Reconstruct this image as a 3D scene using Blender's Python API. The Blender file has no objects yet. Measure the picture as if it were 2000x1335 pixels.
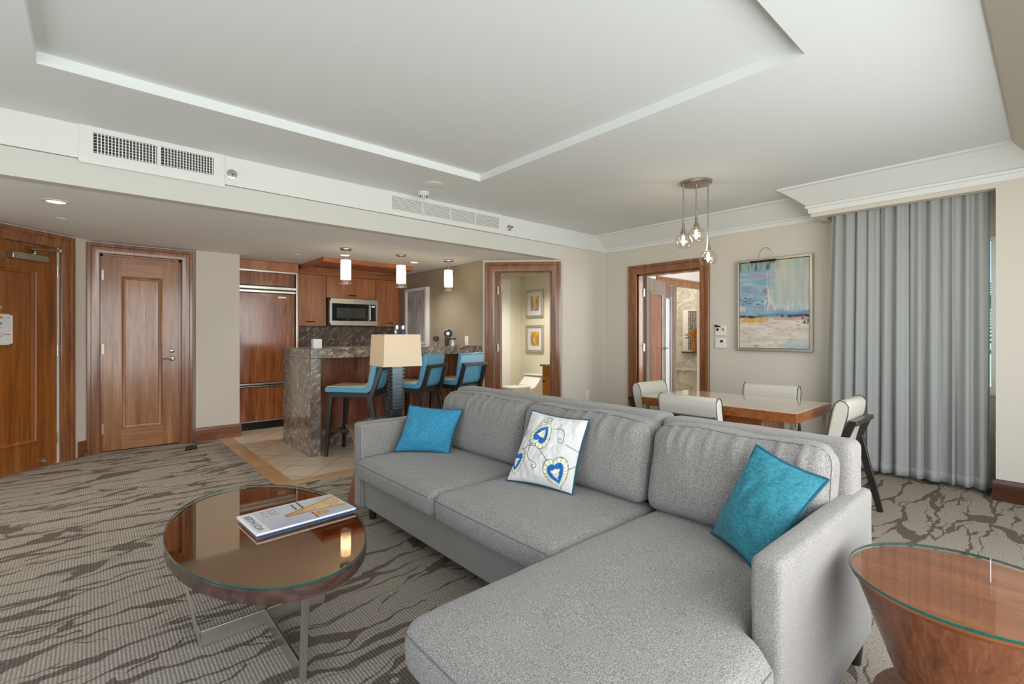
import bpy, bmesh, math, random
from mathutils import Vector, Matrix, noise
PI=math.pi
SC=bpy.context.scene
COL=SC.collection
random.seed(4)
# ------------------------------------------------------------------ camera, world, lights, exposure
F_PX=935.4; TH=math.radians(48.56); CAMH=1.21
cam=bpy.data.cameras.new('camera'); cam.sensor_width=36; cam.lens=F_PX/2000*36
cam.shift_y=-(667.5-652.7)/2000; cam.clip_start=.02
camo=bpy.data.objects.new('camera',cam); COL.objects.link(camo)
camo.location=(0,0,CAMH); camo.rotation_euler=(PI/2,0,TH-PI/2)
SC.camera=camo
SC.view_settings.view_transform='Standard'; SC.view_settings.look='None'; SC.view_settings.gamma=1
SC.view_settings.use_curve_mapping=False; SC.view_settings.exposure=0.50
W=bpy.data.worlds.new('World'); SC.world=W; W.use_nodes=True
wn=W.node_tree; bg=wn.nodes['Background']
sky=wn.nodes.new('ShaderNodeTexSky'); sky.sky_type='HOSEK_WILKIE'; sky.sun_direction=(-.5,-.55,.67); sky.turbidity=3; sky.ground_albedo=.4
wn.links.new(sky.outputs[0],bg.inputs[0]); bg.inputs[1].default_value=3.6
def area(name,loc,rot,sx,sy,e,col=(1,1,1),spread=180):
    l=bpy.data.lights.new(name,'AREA'); l.shape='RECTANGLE'; l.size=sx; l.size_y=sy; l.energy=e; l.color=col; l.spread=math.radians(spread)
    o=bpy.data.objects.new(name,l); COL.objects.link(o); o.location=loc; o.rotation_euler=rot; return o
# daylight entering by the sliding windows behind the camera and the window of the dining corner
area('daylight_south',(1.3,-1.02,1.3),(PI/2,0,0),4.6,1.9,98,(.995,.993,.985))
area('daylight_west',(-1.62,1.6,1.3),(0,-PI/2,0),2.0,3.4,16,(.97,.985,1))
area('daylight_dining',(5.75,.7,1.4),(0,PI/2,0),1.2,.9,14,(1,1,1))
def point(name,loc,e,col,r=.04):
    l=bpy.data.lights.new(name,'POINT'); l.energy=e; l.color=col; l.shadow_soft_size=r
    o=bpy.data.objects.new(name,l); COL.objects.link(o); o.location=loc; return o
def spot(name,loc,e,col,ang=110,r=.05):
    l=bpy.data.lights.new(name,'SPOT'); l.energy=e; l.color=col; l.shadow_soft_size=r; l.spot_size=math.radians(ang); l.spot_blend=.8
    o=bpy.data.objects.new(name,l); COL.objects.link(o); o.location=loc; return o
# ------------------------------------------------------------------ colour and material helpers
def L(c):
    if isinstance(c,str): c=[int(c[i:i+2],16) for i in (0,2,4)]
    return tuple(((v/255)/12.92 if v/255<=.04045 else ((v/255+.055)/1.055)**2.4) for v in c)+(1,)
class NT:
    def __init__(s,name):
        s.m=bpy.data.materials.new(name); s.m.use_nodes=True; s.t=s.m.node_tree; s.n=s.t.nodes
        s.b=s.n['Principled BSDF']; s.out=s.n['Material Output']
    def node(s,typ,**kw):
        n=s.n.new(typ)
        for k,v in kw.items():
            if k.startswith('i_'): n.inputs[int(k[2:]) if k[2:].isdigit() else k[2:].replace('_',' ')].default_value=v
            else: setattr(n,k,v)
        return n
    def l(s,a,b): s.t.links.new(a,b)
    def ramp(s,fac,stops,interp='LINEAR'):
        r=s.n.new('ShaderNodeValToRGB'); r.color_ramp.interpolation=interp
        e=r.color_ramp.elements
        while len(e)<len(stops): e.new(.5)
        for i,(p,c) in enumerate(stops): e[i].position=p; e[i].color=c
        s.l(fac,r.inputs[0]); return r.outputs[0]
    def coords(s,scale=(1,1,1),rot=(0,0,0),kind='Object'):
        tc=s.n.new('ShaderNodeTexCoord'); mp=s.n.new('ShaderNodeMapping'); mp.inputs['Scale'].default_value=scale; mp.inputs['Rotation'].default_value=rot
        s.l(tc.outputs[kind],mp.inputs[0]); return mp.outputs[0]
    def noise(s,vec,scale=5,detail=4,rough=.55,dist=0):
        n=s.n.new('ShaderNodeTexNoise'); n.inputs['Scale'].default_value=scale; n.inputs['Detail'].default_value=detail; n.inputs['Roughness'].default_value=rough; n.inputs['Distortion'].default_value=dist
        s.l(vec,n.inputs['Vector']); return n.outputs['Fac']
    def mix(s,f,a,b,mode='MIX'):
        n=s.n.new('ShaderNodeMix'); n.data_type='RGBA'; n.blend_type=mode
        for v,i in ((f,0),(a,6),(b,7)):
            if hasattr(v,'is_output'): s.l(v,n.inputs[i])
            else: n.inputs[i].default_value=v
        return n.outputs[2]
    def math(s,op,a,b=0.0,c=None):
        n=s.n.new('ShaderNodeMath'); n.operation=op
        for i,v in enumerate((a,b) if c is None else (a,b,c)):
            if hasattr(v,'is_output'): s.l(v,n.inputs[i])
            else: n.inputs[i].default_value=v
        return n.outputs[0]
    def bump(s,h,st=.2,d=.01):
        n=s.n.new('ShaderNodeBump'); n.inputs['Strength'].default_value=st; n.inputs['Distance'].default_value=d; s.l(h,n.inputs['Height']); s.l(n.outputs[0],s.b.inputs['Normal'])
    def set(s,col=None,rough=None,metal=None,coat=None,spec=None):
        if col is not None:
            if hasattr(col,'is_output'): s.l(col,s.b.inputs['Base Color'])
            else: s.b.inputs['Base Color'].default_value=col
        if rough is not None:
            if hasattr(rough,'is_output'): s.l(rough,s.b.inputs['Roughness'])
            else: s.b.inputs['Roughness'].default_value=rough
        if metal is not None: s.b.inputs['Metallic'].default_value=metal
        if coat is not None: s.b.inputs['Coat Weight'].default_value=coat; s.b.inputs['Coat Roughness'].default_value=.12
        if spec is not None: s.b.inputs['Specular IOR Level'].default_value=spec
        return s.m
def plain(name,col,rough=.5,metal=0,var=.04,bump=0,scale=30,coat=None):
    t=NT(name); v=t.coords(); n=t.noise(v,scale,3)
    c=L(col); d=tuple(x*(1-var*2) for x in c[:3])+(1,)
    t.set(t.mix(n,d,c),rough,metal,coat)
    if bump: t.bump(n,bump,.004)
    return t.m
def wood(name,dark,mid,light,axis='z',scale=1,rough=.3,coat=.4,planks=0):
    t=NT(name)
    st={'z':(9,9,.55),'x':(.55,9,9),'y':(9,.55,9)}[axis]
    v=t.coords(tuple(q*scale for q in st))
    a=t.noise(v,1.6,5,.6,1.2); b=t.noise(v,9,3,.6,.3)
    col=t.ramp(a,[(.25,L(dark)),(.5,L(mid)),(.75,L(light))])
    fine=t.ramp(b,[(.3,(.72,.68,.65,1)),(.6,(1,1,1,1))])
    col=t.mix(.75,col,fine,'MULTIPLY')
    if planks:
        sx=t.n.new('ShaderNodeSeparateXYZ'); t.l(t.coords(),sx.inputs[0])
        s_=t.math('ADD',sx.outputs[0],sx.outputs[1]); fl=t.math('FLOOR',t.math('MULTIPLY',s_,planks))
        w=t.n.new('ShaderNodeTexWhiteNoise'); w.noise_dimensions='1D'; t.l(fl,w.inputs['W'])
        pl=t.ramp(w.outputs[0],[(0,(.8,.78,.76,1)),(1,(1.08,1.06,1.04,1))]); col=t.mix(.8,col,pl,'MULTIPLY')
    t.set(col,t.ramp(b,[(.3,(rough+.06,)*3+(1,)),(.7,(rough-.04,)*3+(1,))]),0,coat); t.bump(b,.05,.002)
    return t.m
def fabric(name,c1,c2,scale=420,bump=.35,rough=.95,streak=None):
    t=NT(name); v=t.coords((1,1,1)); n=t.noise(v,scale,2,.6); big=t.noise(v,7,3)
    w1=t.coords((scale*.9,scale*.9,scale*.9) if not streak else streak)
    k=t.noise(w1,1,2)
    mixf=t.math('ADD',t.math('MULTIPLY',n,.5),t.math('MULTIPLY',k,.5))
    col=t.ramp(mixf,[(.38,L(c1)),(.62,L(c2))]); col=t.mix(.35,col,t.ramp(big,[(.3,(.86,.86,.86,1)),(.7,(1.08,1.08,1.08,1))]),'MULTIPLY')
    t.set(col,rough,0); t.b.inputs['Sheen Weight'].default_value=.15; t.bump(mixf,bump,.003); return t.m
def metal(name,col,rough=.25,brush=None):
    t=NT(name)
    v=t.coords(brush or (60,60,60)); n=t.noise(v,3,3)
    t.set(t.mix(n,L(col),tuple(x*.82 for x in L(col)[:3])+(1,)),rough,1); t.bump(n,.03,.001); return t.m
def emis(name,col,st):
    t=NT(name); e=t.n.new('ShaderNodeEmission'); e.inputs[0].default_value=L(col); e.inputs[1].default_value=st; t.l(e.outputs[0],t.out.inputs[0]); return t.m
def thinglass(name,tint='ffffff',base=.04,top=.6):
    t=NT(name); tr=t.n.new('ShaderNodeBsdfTransparent'); tr.inputs[0].default_value=L(tint); gl=t.n.new('ShaderNodeBsdfGlossy'); gl.inputs['Roughness'].default_value=.015
    lw=t.n.new('ShaderNodeLayerWeight'); lw.inputs[0].default_value=.5; mx=t.n.new('ShaderNodeMixShader')
    f=t.math('MULTIPLY_ADD',t.math('POWER',lw.outputs['Facing'],4.0),top-base,base)
    t.l(f,mx.inputs[0]); t.l(tr.outputs[0],mx.inputs[1]); t.l(gl.outputs[0],mx.inputs[2]); t.l(mx.outputs[0],t.out.inputs[0]); return t.m
M={}
M['ceil']=plain('ceiling_paint','e0e3e2',.85,0,.01,.03,60)
M['ceil_low']=plain('ceiling_paint_brightened','eff1f1',.85,0,.01,.03,60)  # ceiling paint lightened to make up for dim light under the low ceiling
M['white']=plain('white_trim_paint','e2e2de',.5,0,.01)
M['wall']=plain('beige_wall_paint','d5cdc1',.8,0,.015,.05,80)
M['soffit']=plain('soffit_paint','d2d1c8',.8,0,.01,.04,70)
M['wall2']=plain('taupe_wall_paint','9b8f7c',.8,0,.015,.05,80)
M['wall3']=plain('pale_bathroom_paint','e4dec6',.7,0,.015)
M['wood_door']=wood('door_wood','7e4b25','a26c40','bb8a62','z',1,.28,.35,0)
M['wood_entry']=wood('entry_door_wood','65330b','8b501b','a5662e','z',1,.3,.25,0)
M['wood_frame']=wood('casing_wood','5f361d','8c5834','a8744c','z',1.3,.25,.5)
M['wood_frame_h']=wood('casing_wood_horizontal','5f361d','8c5834','a8744c','x',1.3,.25,.5)
M['wood_rail_h']=wood('door_rail_wood','8a5632','aa7450','be8a64','x',1,.28,.35)
M['wood_base']=wood('baseboard_wood','5f3013','7d4a28','9a6742','x',1,.3,.4)
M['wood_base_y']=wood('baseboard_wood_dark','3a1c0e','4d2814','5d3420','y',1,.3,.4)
M['wood_fridge']=wood('fridge_panel_wood','693418','955832','b67c54','z',2.2,.2,.6,28)
M['wood_cab']=wood('cabinet_wood','9c5e38','bb7a4e','cc9066','z',2.2,.3,.35,11)
M['wood_canopy']=wood('canopy_wood','8a4828','ad683e','be7a4e','x',1.5,.35,.3)
M['wood_bar']=wood('bar_panel_wood','58291a','864a32','a8705a','z',1.8,.25,.4,16)
M['wood_grey']=wood('walnut_painted_daylight','4d3b31','75625a','958880','z',1.5,.2,.8)  # wood colours greyed to stand for daylight reflected on the far doors
M['wood_dark']=wood('dark_table_wood','33211c','4a332d','5d453e','x',1.6,.3,.4)
M['wood_ctop']=wood('coffee_top_wood','5a3d2c','74523a','8a664a','x',1,.4,.2)
M['bronze']=metal('bronze_mirror_backing','dfbc9f',.03,(2,2,2))
M['wood_side']=wood('walnut_drum_wood','5e3018','80492a','9a6140','z',3.2,.3,.4)
M['wood_side_top']=wood('walnut_top_wood','75401f','91552f','a5683f','y',1,.3,.3)
M['wood_dining']=wood('dining_table_wood','6d3a1a','915227','a9693c','x',1.4,.3,.4)
M['espresso']=wood('espresso_stained_wood','17130f','251f1a','332b24','z',2,.35,.3)
M['gold_wood']=wood('vanity_wood','8a5a1c','a8742c','b98638','z',1.4,.3,.3)
M['steel']=metal('brushed_steel','dedbd4',.32,(300,300,6))
M['chrome']=metal('polished_chrome','dcdcda',.12)
M['nickel']=metal('satin_nickel','b9b2a6',.35)
M['silver_frame']=metal('champagne_silver','c9c3b6',.4)
M['brown_metal']=metal('brown_chrome','4d3830',.2)
M['black']=plain('black_plastic','121212',.35,0,.1)
M['darkgrey']=plain('dark_grey_plastic','2c2c2c',.4,0,.1)
M['blackglass']=plain('black_glass','0b0b0d',.06,0,.05)
M['mwwin']=plain('microwave_window_mesh','4c4a45',.15,0,.15)
M['plastic']=plain('white_plastic','e8e6e0',.4,0,.01)
M['porcelain']=plain('white_porcelain','eeede6',.15,0,.01,coat=.5)
M['fab']=fabric('sofa_chenille','575451','a5a19c',360,.5)
M['fab_arm']=fabric('sofa_arm_weave','6e6b67','999590',300,.3)
M['piping']=plain('sofa_seam','6c6b6b',.9,0,.1)
M['teal']=fabric('teal_velvet','125f6f','27808f',130,.35,.75,(60,60,300))
M['teal_l']=fabric('turquoise_velvet','186f92','338fb0',130,.35,.75,(60,60,300))
M['teal_pipe']=plain('teal_piping','0d4f66',.7,0,.1)
M['bluelea']=plain('blue_leather','5a9fbb',.35,0,.05,.1,200,coat=.3)
M['cream']=plain('cream_leather','cdc6b2',.4,0,.03,.1,200)
M['ivory']=plain('ivory_leather','cdc7bb',.4,0,.02,.08,200)
M['shade']=None
M['quartz']=plain('beige_glass_tabletop','c6b8a6',.06,0,.01,coat=.6)
M['paper']=plain('white_paper','e4e4e6',.6,0,.01)
M['glass']=thinglass('clear_glass','fbfdfc',.03,.35)
M['globe']=thinglass('globe_glass','faf8f2',.13,1.0)
M['glass_top']=thinglass('tabletop_glass','f6f6f4',.05,.55)
M['glass_edge']=plain('green_glass_edge','12564a',.05,0,.2,coat=.5)
M['green']=plain('palm_leaf_green','4f8a3a',.5,0,.25)
M['ext']=plain('balcony_rail_paint','5d8f8a',.5,0,.05)
M['extwall']=plain('exterior_plaster','dfe3df',.8,0,.03)
def granite():
    t=NT('brown_granite')
    def rc(rot,sc):
        v=t.coords((1,1,1),rot); m2=t.n.new('ShaderNodeMapping'); m2.inputs['Scale'].default_value=sc; t.l(v,m2.inputs[0]); return m2.outputs[0]
    R_=(math.radians(35),math.radians(-42),math.radians(10))
    a=t.noise(rc(R_,(8,8,1.0)),1.5,6,.65,1.2); b=t.noise(rc((0,0,0),(1,1,1)),110,4,.7); d=t.noise(rc(R_,(24,24,2)),1.2,4,.6,.6)
    col=t.ramp(a,[(.3,L('463a33')),(.46,L('6a5f57')),(.6,L('867b72')),(.74,L('ab9c8e'))])
    col=t.mix(t.ramp(d,[(.55,(0,0,0,1)),(.63,(1,1,1,1))]),col,L('c4a88e'))
    col=t.mix(.7,col,t.ramp(b,[(.35,(.55,.52,.5,1)),(.62,(1.2,1.17,1.15,1))]),'MULTIPLY')
    t.set(col,.12,0,.5); return t.m
M['granite']=granite()
def carpet():
    t=NT('branching_carpet'); tc=t.coords((1,1,1))
    wob=t.n.new('ShaderNodeTexNoise'); wob.inputs['Scale'].default_value=3.2; wob.inputs['Detail'].default_value=3; wob.inputs['Roughness'].default_value=.55; t.l(tc,wob.inputs['Vector'])
    sub=t.n.new('ShaderNodeVectorMath'); sub.operation='SUBTRACT'; sub.inputs[1].default_value=(.5,.5,.5); t.l(wob.outputs['Color'],sub.inputs[0])
    scl=t.n.new('ShaderNodeVectorMath'); scl.operation='MULTIPLY'; scl.inputs[1].default_value=(.50,.20,0); t.l(sub.outputs[0],scl.inputs[0])
    add=t.n.new('ShaderNodeVectorMath'); add.operation='ADD'; t.l(tc,add.inputs[0]); t.l(scl.outputs[0],add.inputs[1])
    def vein(sc,seed,w,br):
        mp=t.n.new('ShaderNodeMapping'); mp.inputs['Scale'].default_value=sc; mp.inputs['Location'].default_value=(seed,seed*2,0); t.l(add.outputs[0],mp.inputs[0])
        vo=t.n.new('ShaderNodeTexVoronoi'); vo.feature='DISTANCE_TO_EDGE'; vo.voronoi_dimensions='2D'; vo.inputs['Scale'].default_value=1.0; t.l(mp.outputs[0],vo.inputs['Vector'])
        m3=t.n.new('ShaderNodeMapping'); m3.inputs['Scale'].default_value=(2.6,7.5,1); m3.inputs['Location'].default_value=(seed*3,seed,0); t.l(tc,m3.inputs[0])
        k=t.noise(m3.outputs[0],1.0,2,.5)
        wd=t.ramp(k,[(br,(0,0,0,1)),(br+.10,(w*.38,)*3+(1,)),(.72,(w*1.5,)*3+(1,))])
        return t.math('LESS_THAN',vo.outputs['Distance'],wd)
    line=t.math('MAXIMUM',vein((1.1,6.6,1),3.1,.092,.35),vein((1.7,9.5,1),17.3,.065,.46))
    # looped ribs
    sx=t.n.new('ShaderNodeSeparateXYZ'); t.l(tc,sx.inputs[0])
    rib=t.math('SINE',t.math('MULTIPLY',sx.outputs[0],2*PI/.0125)); rib01=t.math('MULTIPLY_ADD',rib,.5,.5)
    loop=t.noise(t.coords((90,160,1)),1,2); tone=t.noise(tc,1.1,2)
    base=t.ramp(loop,[(.3,L('8f867b')),(.7,L('bcb3a6'))])
    base=t.mix(t.math('MULTIPLY',rib01,.5),base,L('6f665c'))
    dark=t.ramp(loop,[(.3,L('4e453d')),(.7,L('6c6258'))])
    col=t.mix(t.math('MULTIPLY',line,.88),base,dark)
    col=t.mix(.5,col,t.ramp(tone,[(.3,(.9,.9,.92,1)),(.7,(1.08,1.06,1.02,1))]),'MULTIPLY')
    t.set(col,1,0,spec=.1); t.bump(t.math('ADD',rib01,loop),.5,.006); return t.m
M['carpet']=carpet()
def tile():
    t=NT('beige_stone_tile'); v=t.coords((1,1,1),(0,0,PI/4))
    br=t.n.new('ShaderNodeTexBrick'); br.offset=0; br.inputs['Scale'].default_value=1; br.inputs['Brick Width'].default_value=.33; br.inputs['Row Height'].default_value=.33; br.inputs['Mortar Size'].default_value=.004
    br.inputs['Color1'].default_value=L('d6c6ae'); br.inputs['Color2'].default_value=L('c9b89f'); br.inputs['Mortar'].default_value=L('8f8171'); t.l(v,br.inputs['Vector'])
    n=t.noise(t.coords((3,9,1)),2,4); col=t.mix(.5,br.outputs[0],t.ramp(n,[(.3,(.85,.82,.78,1)),(.7,(1.05,1.04,1.02,1))]),'MULTIPLY')
    t.set(col,.25,0,.15); return t.m
M['tile']=tile()
def tileb(ax):
    t=NT('tan_border_tile_'+ax); v=t.coords((1,1,1),(0,0,0 if ax=='x' else PI/2))
    br=t.n.new('ShaderNodeTexBrick'); br.offset=0; br.inputs['Scale'].default_value=1; br.inputs['Brick Width'].default_value=.30; br.inputs['Row Height'].default_value=5; br.inputs['Mortar Size'].default_value=.003
    br.inputs['Color1'].default_value=L('c3a079'); br.inputs['Color2'].default_value=L('b7926b'); br.inputs['Mortar'].default_value=L('6b5540'); t.l(v,br.inputs['Vector'])
    n=t.noise(t.coords((9,3,1)),2,4); t.set(t.mix(.5,br.outputs[0],t.ramp(n,[(.3,(.85,.82,.78,1)),(.7,(1.05,1.04,1.02,1))]),'MULTIPLY'),.28,0,.15); return t.m
M['tile_bx']=tileb('x'); M['tile_by']=tileb('y')
def marble():
    t=NT('cream_marble'); n=t.noise(t.coords((1,1,1.6),(.4,.3,0)),2.2,7,.6,1.5)
    t.set(t.ramp(n,[(.42,L('c9c1b2')),(.49,L('b3a998')),(.52,L('d2ccbf')),(.8,L('dad5ca'))]),.2,0,.2); return t.m
M['marble']=marble()
def curtain_mat():
    t=NT('grey_sheer_fabric'); n=t.noise(t.coords((500,500,500)),1,2)
    t.set(t.mix(n,L('a9aaa8'),L('bdbebb')),.8,0); t.b.inputs['Sheen Weight'].default_value=.2
    tr=t.n.new('ShaderNodeBsdfTranslucent'); tr.inputs[0].default_value=L('a9aaa8'); mx=t.n.new('ShaderNodeMixShader'); mx.inputs[0].default_value=.22
    t.l(t.b.outputs[0],mx.inputs[1]); t.l(tr.outputs[0],mx.inputs[2]); t.l(mx.outputs[0],t.out.inputs[0]); return t.m
M['curtain']=curtain_mat()
def shade_mat():
    t=NT('linen_lampshade'); n=t.noise(t.coords((300,300,300)),1,2)
    t.set(t.mix(n,L('e9dfc8'),L('f5eddb')),.9,0)
    tr=t.n.new('ShaderNodeBsdfTranslucent'); tr.inputs[0].default_value=L('f7e2b4'); mx=t.n.new('ShaderNodeMixShader'); mx.inputs[0].default_value=.45
    t.l(t.b.outputs[0],mx.inputs[1]); t.l(tr.outputs[0],mx.inputs[2]); t.l(mx.outputs[0],t.out.inputs[0]); return t.m
M['shade']=shade_mat()
def vcol(name,rough=.7,coat=None):
    t=NT(name); a=t.n.new('ShaderNodeVertexColor'); a.layer_name='Col'; t.set(a.outputs[0],rough,0,coat)
    return t.m
M['paint']=vcol('painted_canvas',.55); M['print']=vcol('printed_paper',.35); M['embroid']=vcol('embroidered_cotton',.85); M['glossprint']=vcol('glossy_cover',.25,.3)
M['leaf_orange']=plain('orange_coral_glass','c8781e',.3,0,.3)
M['bulb']=emis('warm_bulb_filament','ffd9a0',9)
M['pendant_glow']=emis('frosted_lit_glass','fff0cf',1.35)
def pdiff():
    t=NT('lit_opal_glass'); e=t.n.new('ShaderNodeEmission'); e.inputs[0].default_value=L('fff0cf'); e.inputs[1].default_value=.62; tr=t.n.new('ShaderNodeBsdfTranslucent'); tr.inputs[0].default_value=(.25,.24,.2,1); a=t.n.new('ShaderNodeAddShader'); t.l(e.outputs[0],a.inputs[0]); t.l(tr.outputs[0],a.inputs[1]); t.l(a.outputs[0],t.out.inputs[0]); return t.m
M['pendant_diff']=pdiff()
M['down_glow']=emis('downlight_lens','fff2da',1.6)
# ------------------------------------------------------------------ mesh builder
class MB:
    def __init__(s): s.v=[]; s.f=[]; s.mi=[]
    def add(s,vs,fs,mi=0,mat=None):
        o=len(s.v)
        for p in vs:
            p=Vector(p); s.v.append(mat@p if mat else p)
        for f in fs: s.f.append([o+i for i in f]); s.mi.append(mi)
        return s
    def box(s,a,b,mi=0,mat=None):
        x0,y0,z0=a; x1,y1,z1=b
        if x0>x1:x0,x1=x1,x0
        if y0>y1:y0,y1=y1,y0
        if z0>z1:z0,z1=z1,z0
        return s.add([(x0,y0,z0),(x1,y0,z0),(x1,y1,z0),(x0,y1,z0),(x0,y0,z1),(x1,y0,z1),(x1,y1,z1),(x0,y1,z1)],
            [(0,3,2,1),(4,5,6,7),(0,1,5,4),(1,2,6,5),(2,3,7,6),(3,0,4,7)],mi,mat)
    def prism(s,poly,z0,z1,mi=0,mat=None):
        n=len(poly); ar=sum(poly[i][0]*poly[(i+1)%n][1]-poly[(i+1)%n][0]*poly[i][1] for i in range(n))
        if ar<0: poly=poly[::-1]
        return s.add([(x,y,z0) for x,y in poly]+[(x,y,z1) for x,y in poly],
            [tuple(range(n))[::-1],tuple(range(n,2*n))]+[(i,(i+1)%n,n+(i+1)%n,n+i) for i in range(n)],mi,mat)
    def beam(s,p0,p1,w0,d0,w1=None,d1=None,up=(0,0,1),mi=0,mat=None):
        # tapered rectangular bar, w across, d along 'up'-ish direction
        p0=Vector(p0);p1=Vector(p1); w1=w0 if w1 is None else w1; d1=d0 if d1 is None else d1
        a=(p1-p0).normalized(); u=Vector(up); r=a.cross(u)
        if r.length<1e-4: r=a.cross(Vector((0,1,0)))
        r.normalize(); u=r.cross(a).normalized(); vs=[]
        for p,w,d in ((p0,w0,d0),(p1,w1,d1)):
            for i,j in ((-1,-1),(1,-1),(1,1),(-1,1)): vs.append(p+r*i*w/2+u*j*d/2)
        return s.add(vs,[(3,2,1,0),(4,5,6,7),(0,1,5,4),(1,2,6,5),(2,3,7,6),(3,0,4,7)],mi,mat)
    def lathe(s,prof,c=(0,0,0),n=32,mi=0,mat=None,cap=True,ex=1,ey=1):
        vs=[];fs=[]; k=len(prof)
        for r,z in prof:
            for i in range(n):
                a=2*PI*i/n; vs.append((c[0]+r*math.cos(a)*ex,c[1]+r*math.sin(a)*ey,c[2]+z))
        for j in range(k-1):
            for i in range(n):
                i2=(i+1)%n; fs.append((j*n+i,j*n+i2,(j+1)*n+i2,(j+1)*n+i))
        if cap:
            fs.append(tuple(range(n))[::-1]); fs.append(tuple(range((k-1)*n,k*n)))
        return s.add(vs,fs,mi,mat)
    def tube(s,pts,r,n=10,mi=0,mat=None,closed=False,rs=None):
        pts=[Vector(p) for p in pts]; m=len(pts); vs=[];fs=[]; prev=None
        for i,p in enumerate(pts):
            if closed: d=pts[(i+1)%m]-pts[i-1]
            else: d=pts[min(i+1,m-1)]-pts[max(i-1,0)]
            d.normalize()
            if prev is None:
                q=d.cross(Vector((0,0,1)));
                if q.length<.01: q=d.cross(Vector((1,0,0)))
            else: q=prev-d*prev.dot(d)
            q.normalize(); prev=q; w=d.cross(q); rr=rs[i] if rs else r
            for k in range(n):
                a=2*PI*k/n; vs.append(p+q*math.cos(a)*rr+w*math.sin(a)*rr)
        for i in range(m if closed else m-1):
            i2=(i+1)%m
            for k in range(n):
                k2=(k+1)%n; fs.append((i*n+k,i*n+k2,i2*n+k2,i2*n+k))
        if not closed: fs.append(tuple(range(n))[::-1]); fs.append(tuple(range((m-1)*n,m*n)))
        return s.add(vs,fs,mi,mat)
    def sweep(s,path,prof,mi=0,mat=None,side=1):
        # horizontal moulding: path of (x,y); prof of (offset to the left of travel*side, z); closed profile
        m=len(path); k=len(prof); vs=[];fs=[]
        P=[Vector(p) for p in path]
        for i in range(m):
            d0=(P[i]-P[i-1]).normalized() if i>0 else (P[1]-P[0]).normalized()
            d1=(P[i+1]-P[i]).normalized() if i<m-1 else d0
            n0=Vector((-d0.y,d0.x))*side; n1=Vector((-d1.y,d1.x))*side
            b=(n0+n1).normalized(); b=b/max(.2,b.dot(n0))
            for o,z in prof: q=P[i]+b*o; vs.append((q.x,q.y,z))
        for i in range(m-1):
            for j in range(k):
                j2=(j+1)%k; fs.append((i*k+j,(i+1)*k+j,(i+1)*k+j2,i*k+j2))
        fs.append(tuple(range(k))); fs.append(tuple(range((m-1)*k,m*k))[::-1])
        return s.add(vs,fs,mi,mat)
    def casing(s,w,h,prof,mi=0,mat=None,z0=0,full=False):
        # frame around opening (0..w, z0..h) in local xz plane; prof of (outward offset, protrusion toward -y)
        k=len(prof); vs=[]; fs=[]
        cs=[(-1,z0,0),(-1,h,1),(1,h,1),(1,z0,0)]
        if full: cs=[(-1,z0,-1),(-1,h,1),(1,h,1),(1,z0,-1)]
        for sx,zz,up in cs:
            for o,p in prof:
                x=-o if sx<0 else w+o; vs.append((x,-p,zz+up*o))
        m=4
        for i in range(4 if full else 3):
            i2=(i+1)%4
            for j in range(k):
                j2=(j+1)%k; fs.append((i*k+j,i2*k+j,i2*k+j2,i*k+j2))
        if not full: fs.append(tuple(range(k))); fs.append(tuple(range(3*k,4*k))[::-1])
        return s.add(vs,fs,mi,mat)
    def build(s,name,mat,parent=None,smooth=False,bevel=0,seg=2,**tags):
        me=bpy.data.meshes.new(name); me.from_pydata([tuple(v) for v in s.v],[],s.f)
        mats=mat if isinstance(mat,(list,tuple)) else [mat]
        for q in mats: me.materials.append(q)
        for p,i in zip(me.polygons,s.mi): p.material_index=i
        bm=bmesh.new(); bm.from_mesh(me); bmesh.ops.recalc_face_normals(bm,faces=bm.faces)
        bm.to_mesh(me); bm.free()
        if smooth:
            me.shade_smooth(); me.set_sharp_from_angle(angle=math.radians(38))
        me.update()
        o=bpy.data.objects.new(name,me); COL.objects.link(o)
        if parent: o.parent=parent
        if bevel:
            b=o.modifiers.new('bevel','BEVEL'); b.width=bevel; b.segments=seg; b.limit_method='ANGLE'; b.angle_limit=math.radians(40); b.harden_normals=False
            me.shade_smooth(); me.set_sharp_from_angle(angle=math.radians(60))
        for k,v in tags.items(): o[k]=v
        return o
def thing(name,label,cat,loc=(0,0,0),rz=0,group=None):
    o=bpy.data.objects.new(name,None); COL.objects.link(o); o.empty_display_size=.1
    o.location=loc; o.rotation_euler=(0,0,rz); o['label']=label; o['category']=cat
    if group: o['group']=group
    return o
def tag(o,label,cat,group=None):
    o['label']=label; o['category']=cat
    if group: o['group']=group
    return o
def struct(o): o['kind']='structure'; return o
def sempty(name,loc,rz=0):
    o=bpy.data.objects.new(name,None); COL.objects.link(o); o.location=loc; o.rotation_euler=(0,0,rz); o['kind']='structure'; return o
def dup(root,loc,rz,label):
    r=root.copy(); COL.objects.link(r); r.location=loc; r.rotation_euler=(0,0,rz); r['label']=label
    def rec(a,b):
        for ch in a.children:
            c=ch.copy(); COL.objects.link(c); c.parent=b; rec(ch,c)
    rec(root,r); return r
def relempty(): pass
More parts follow.
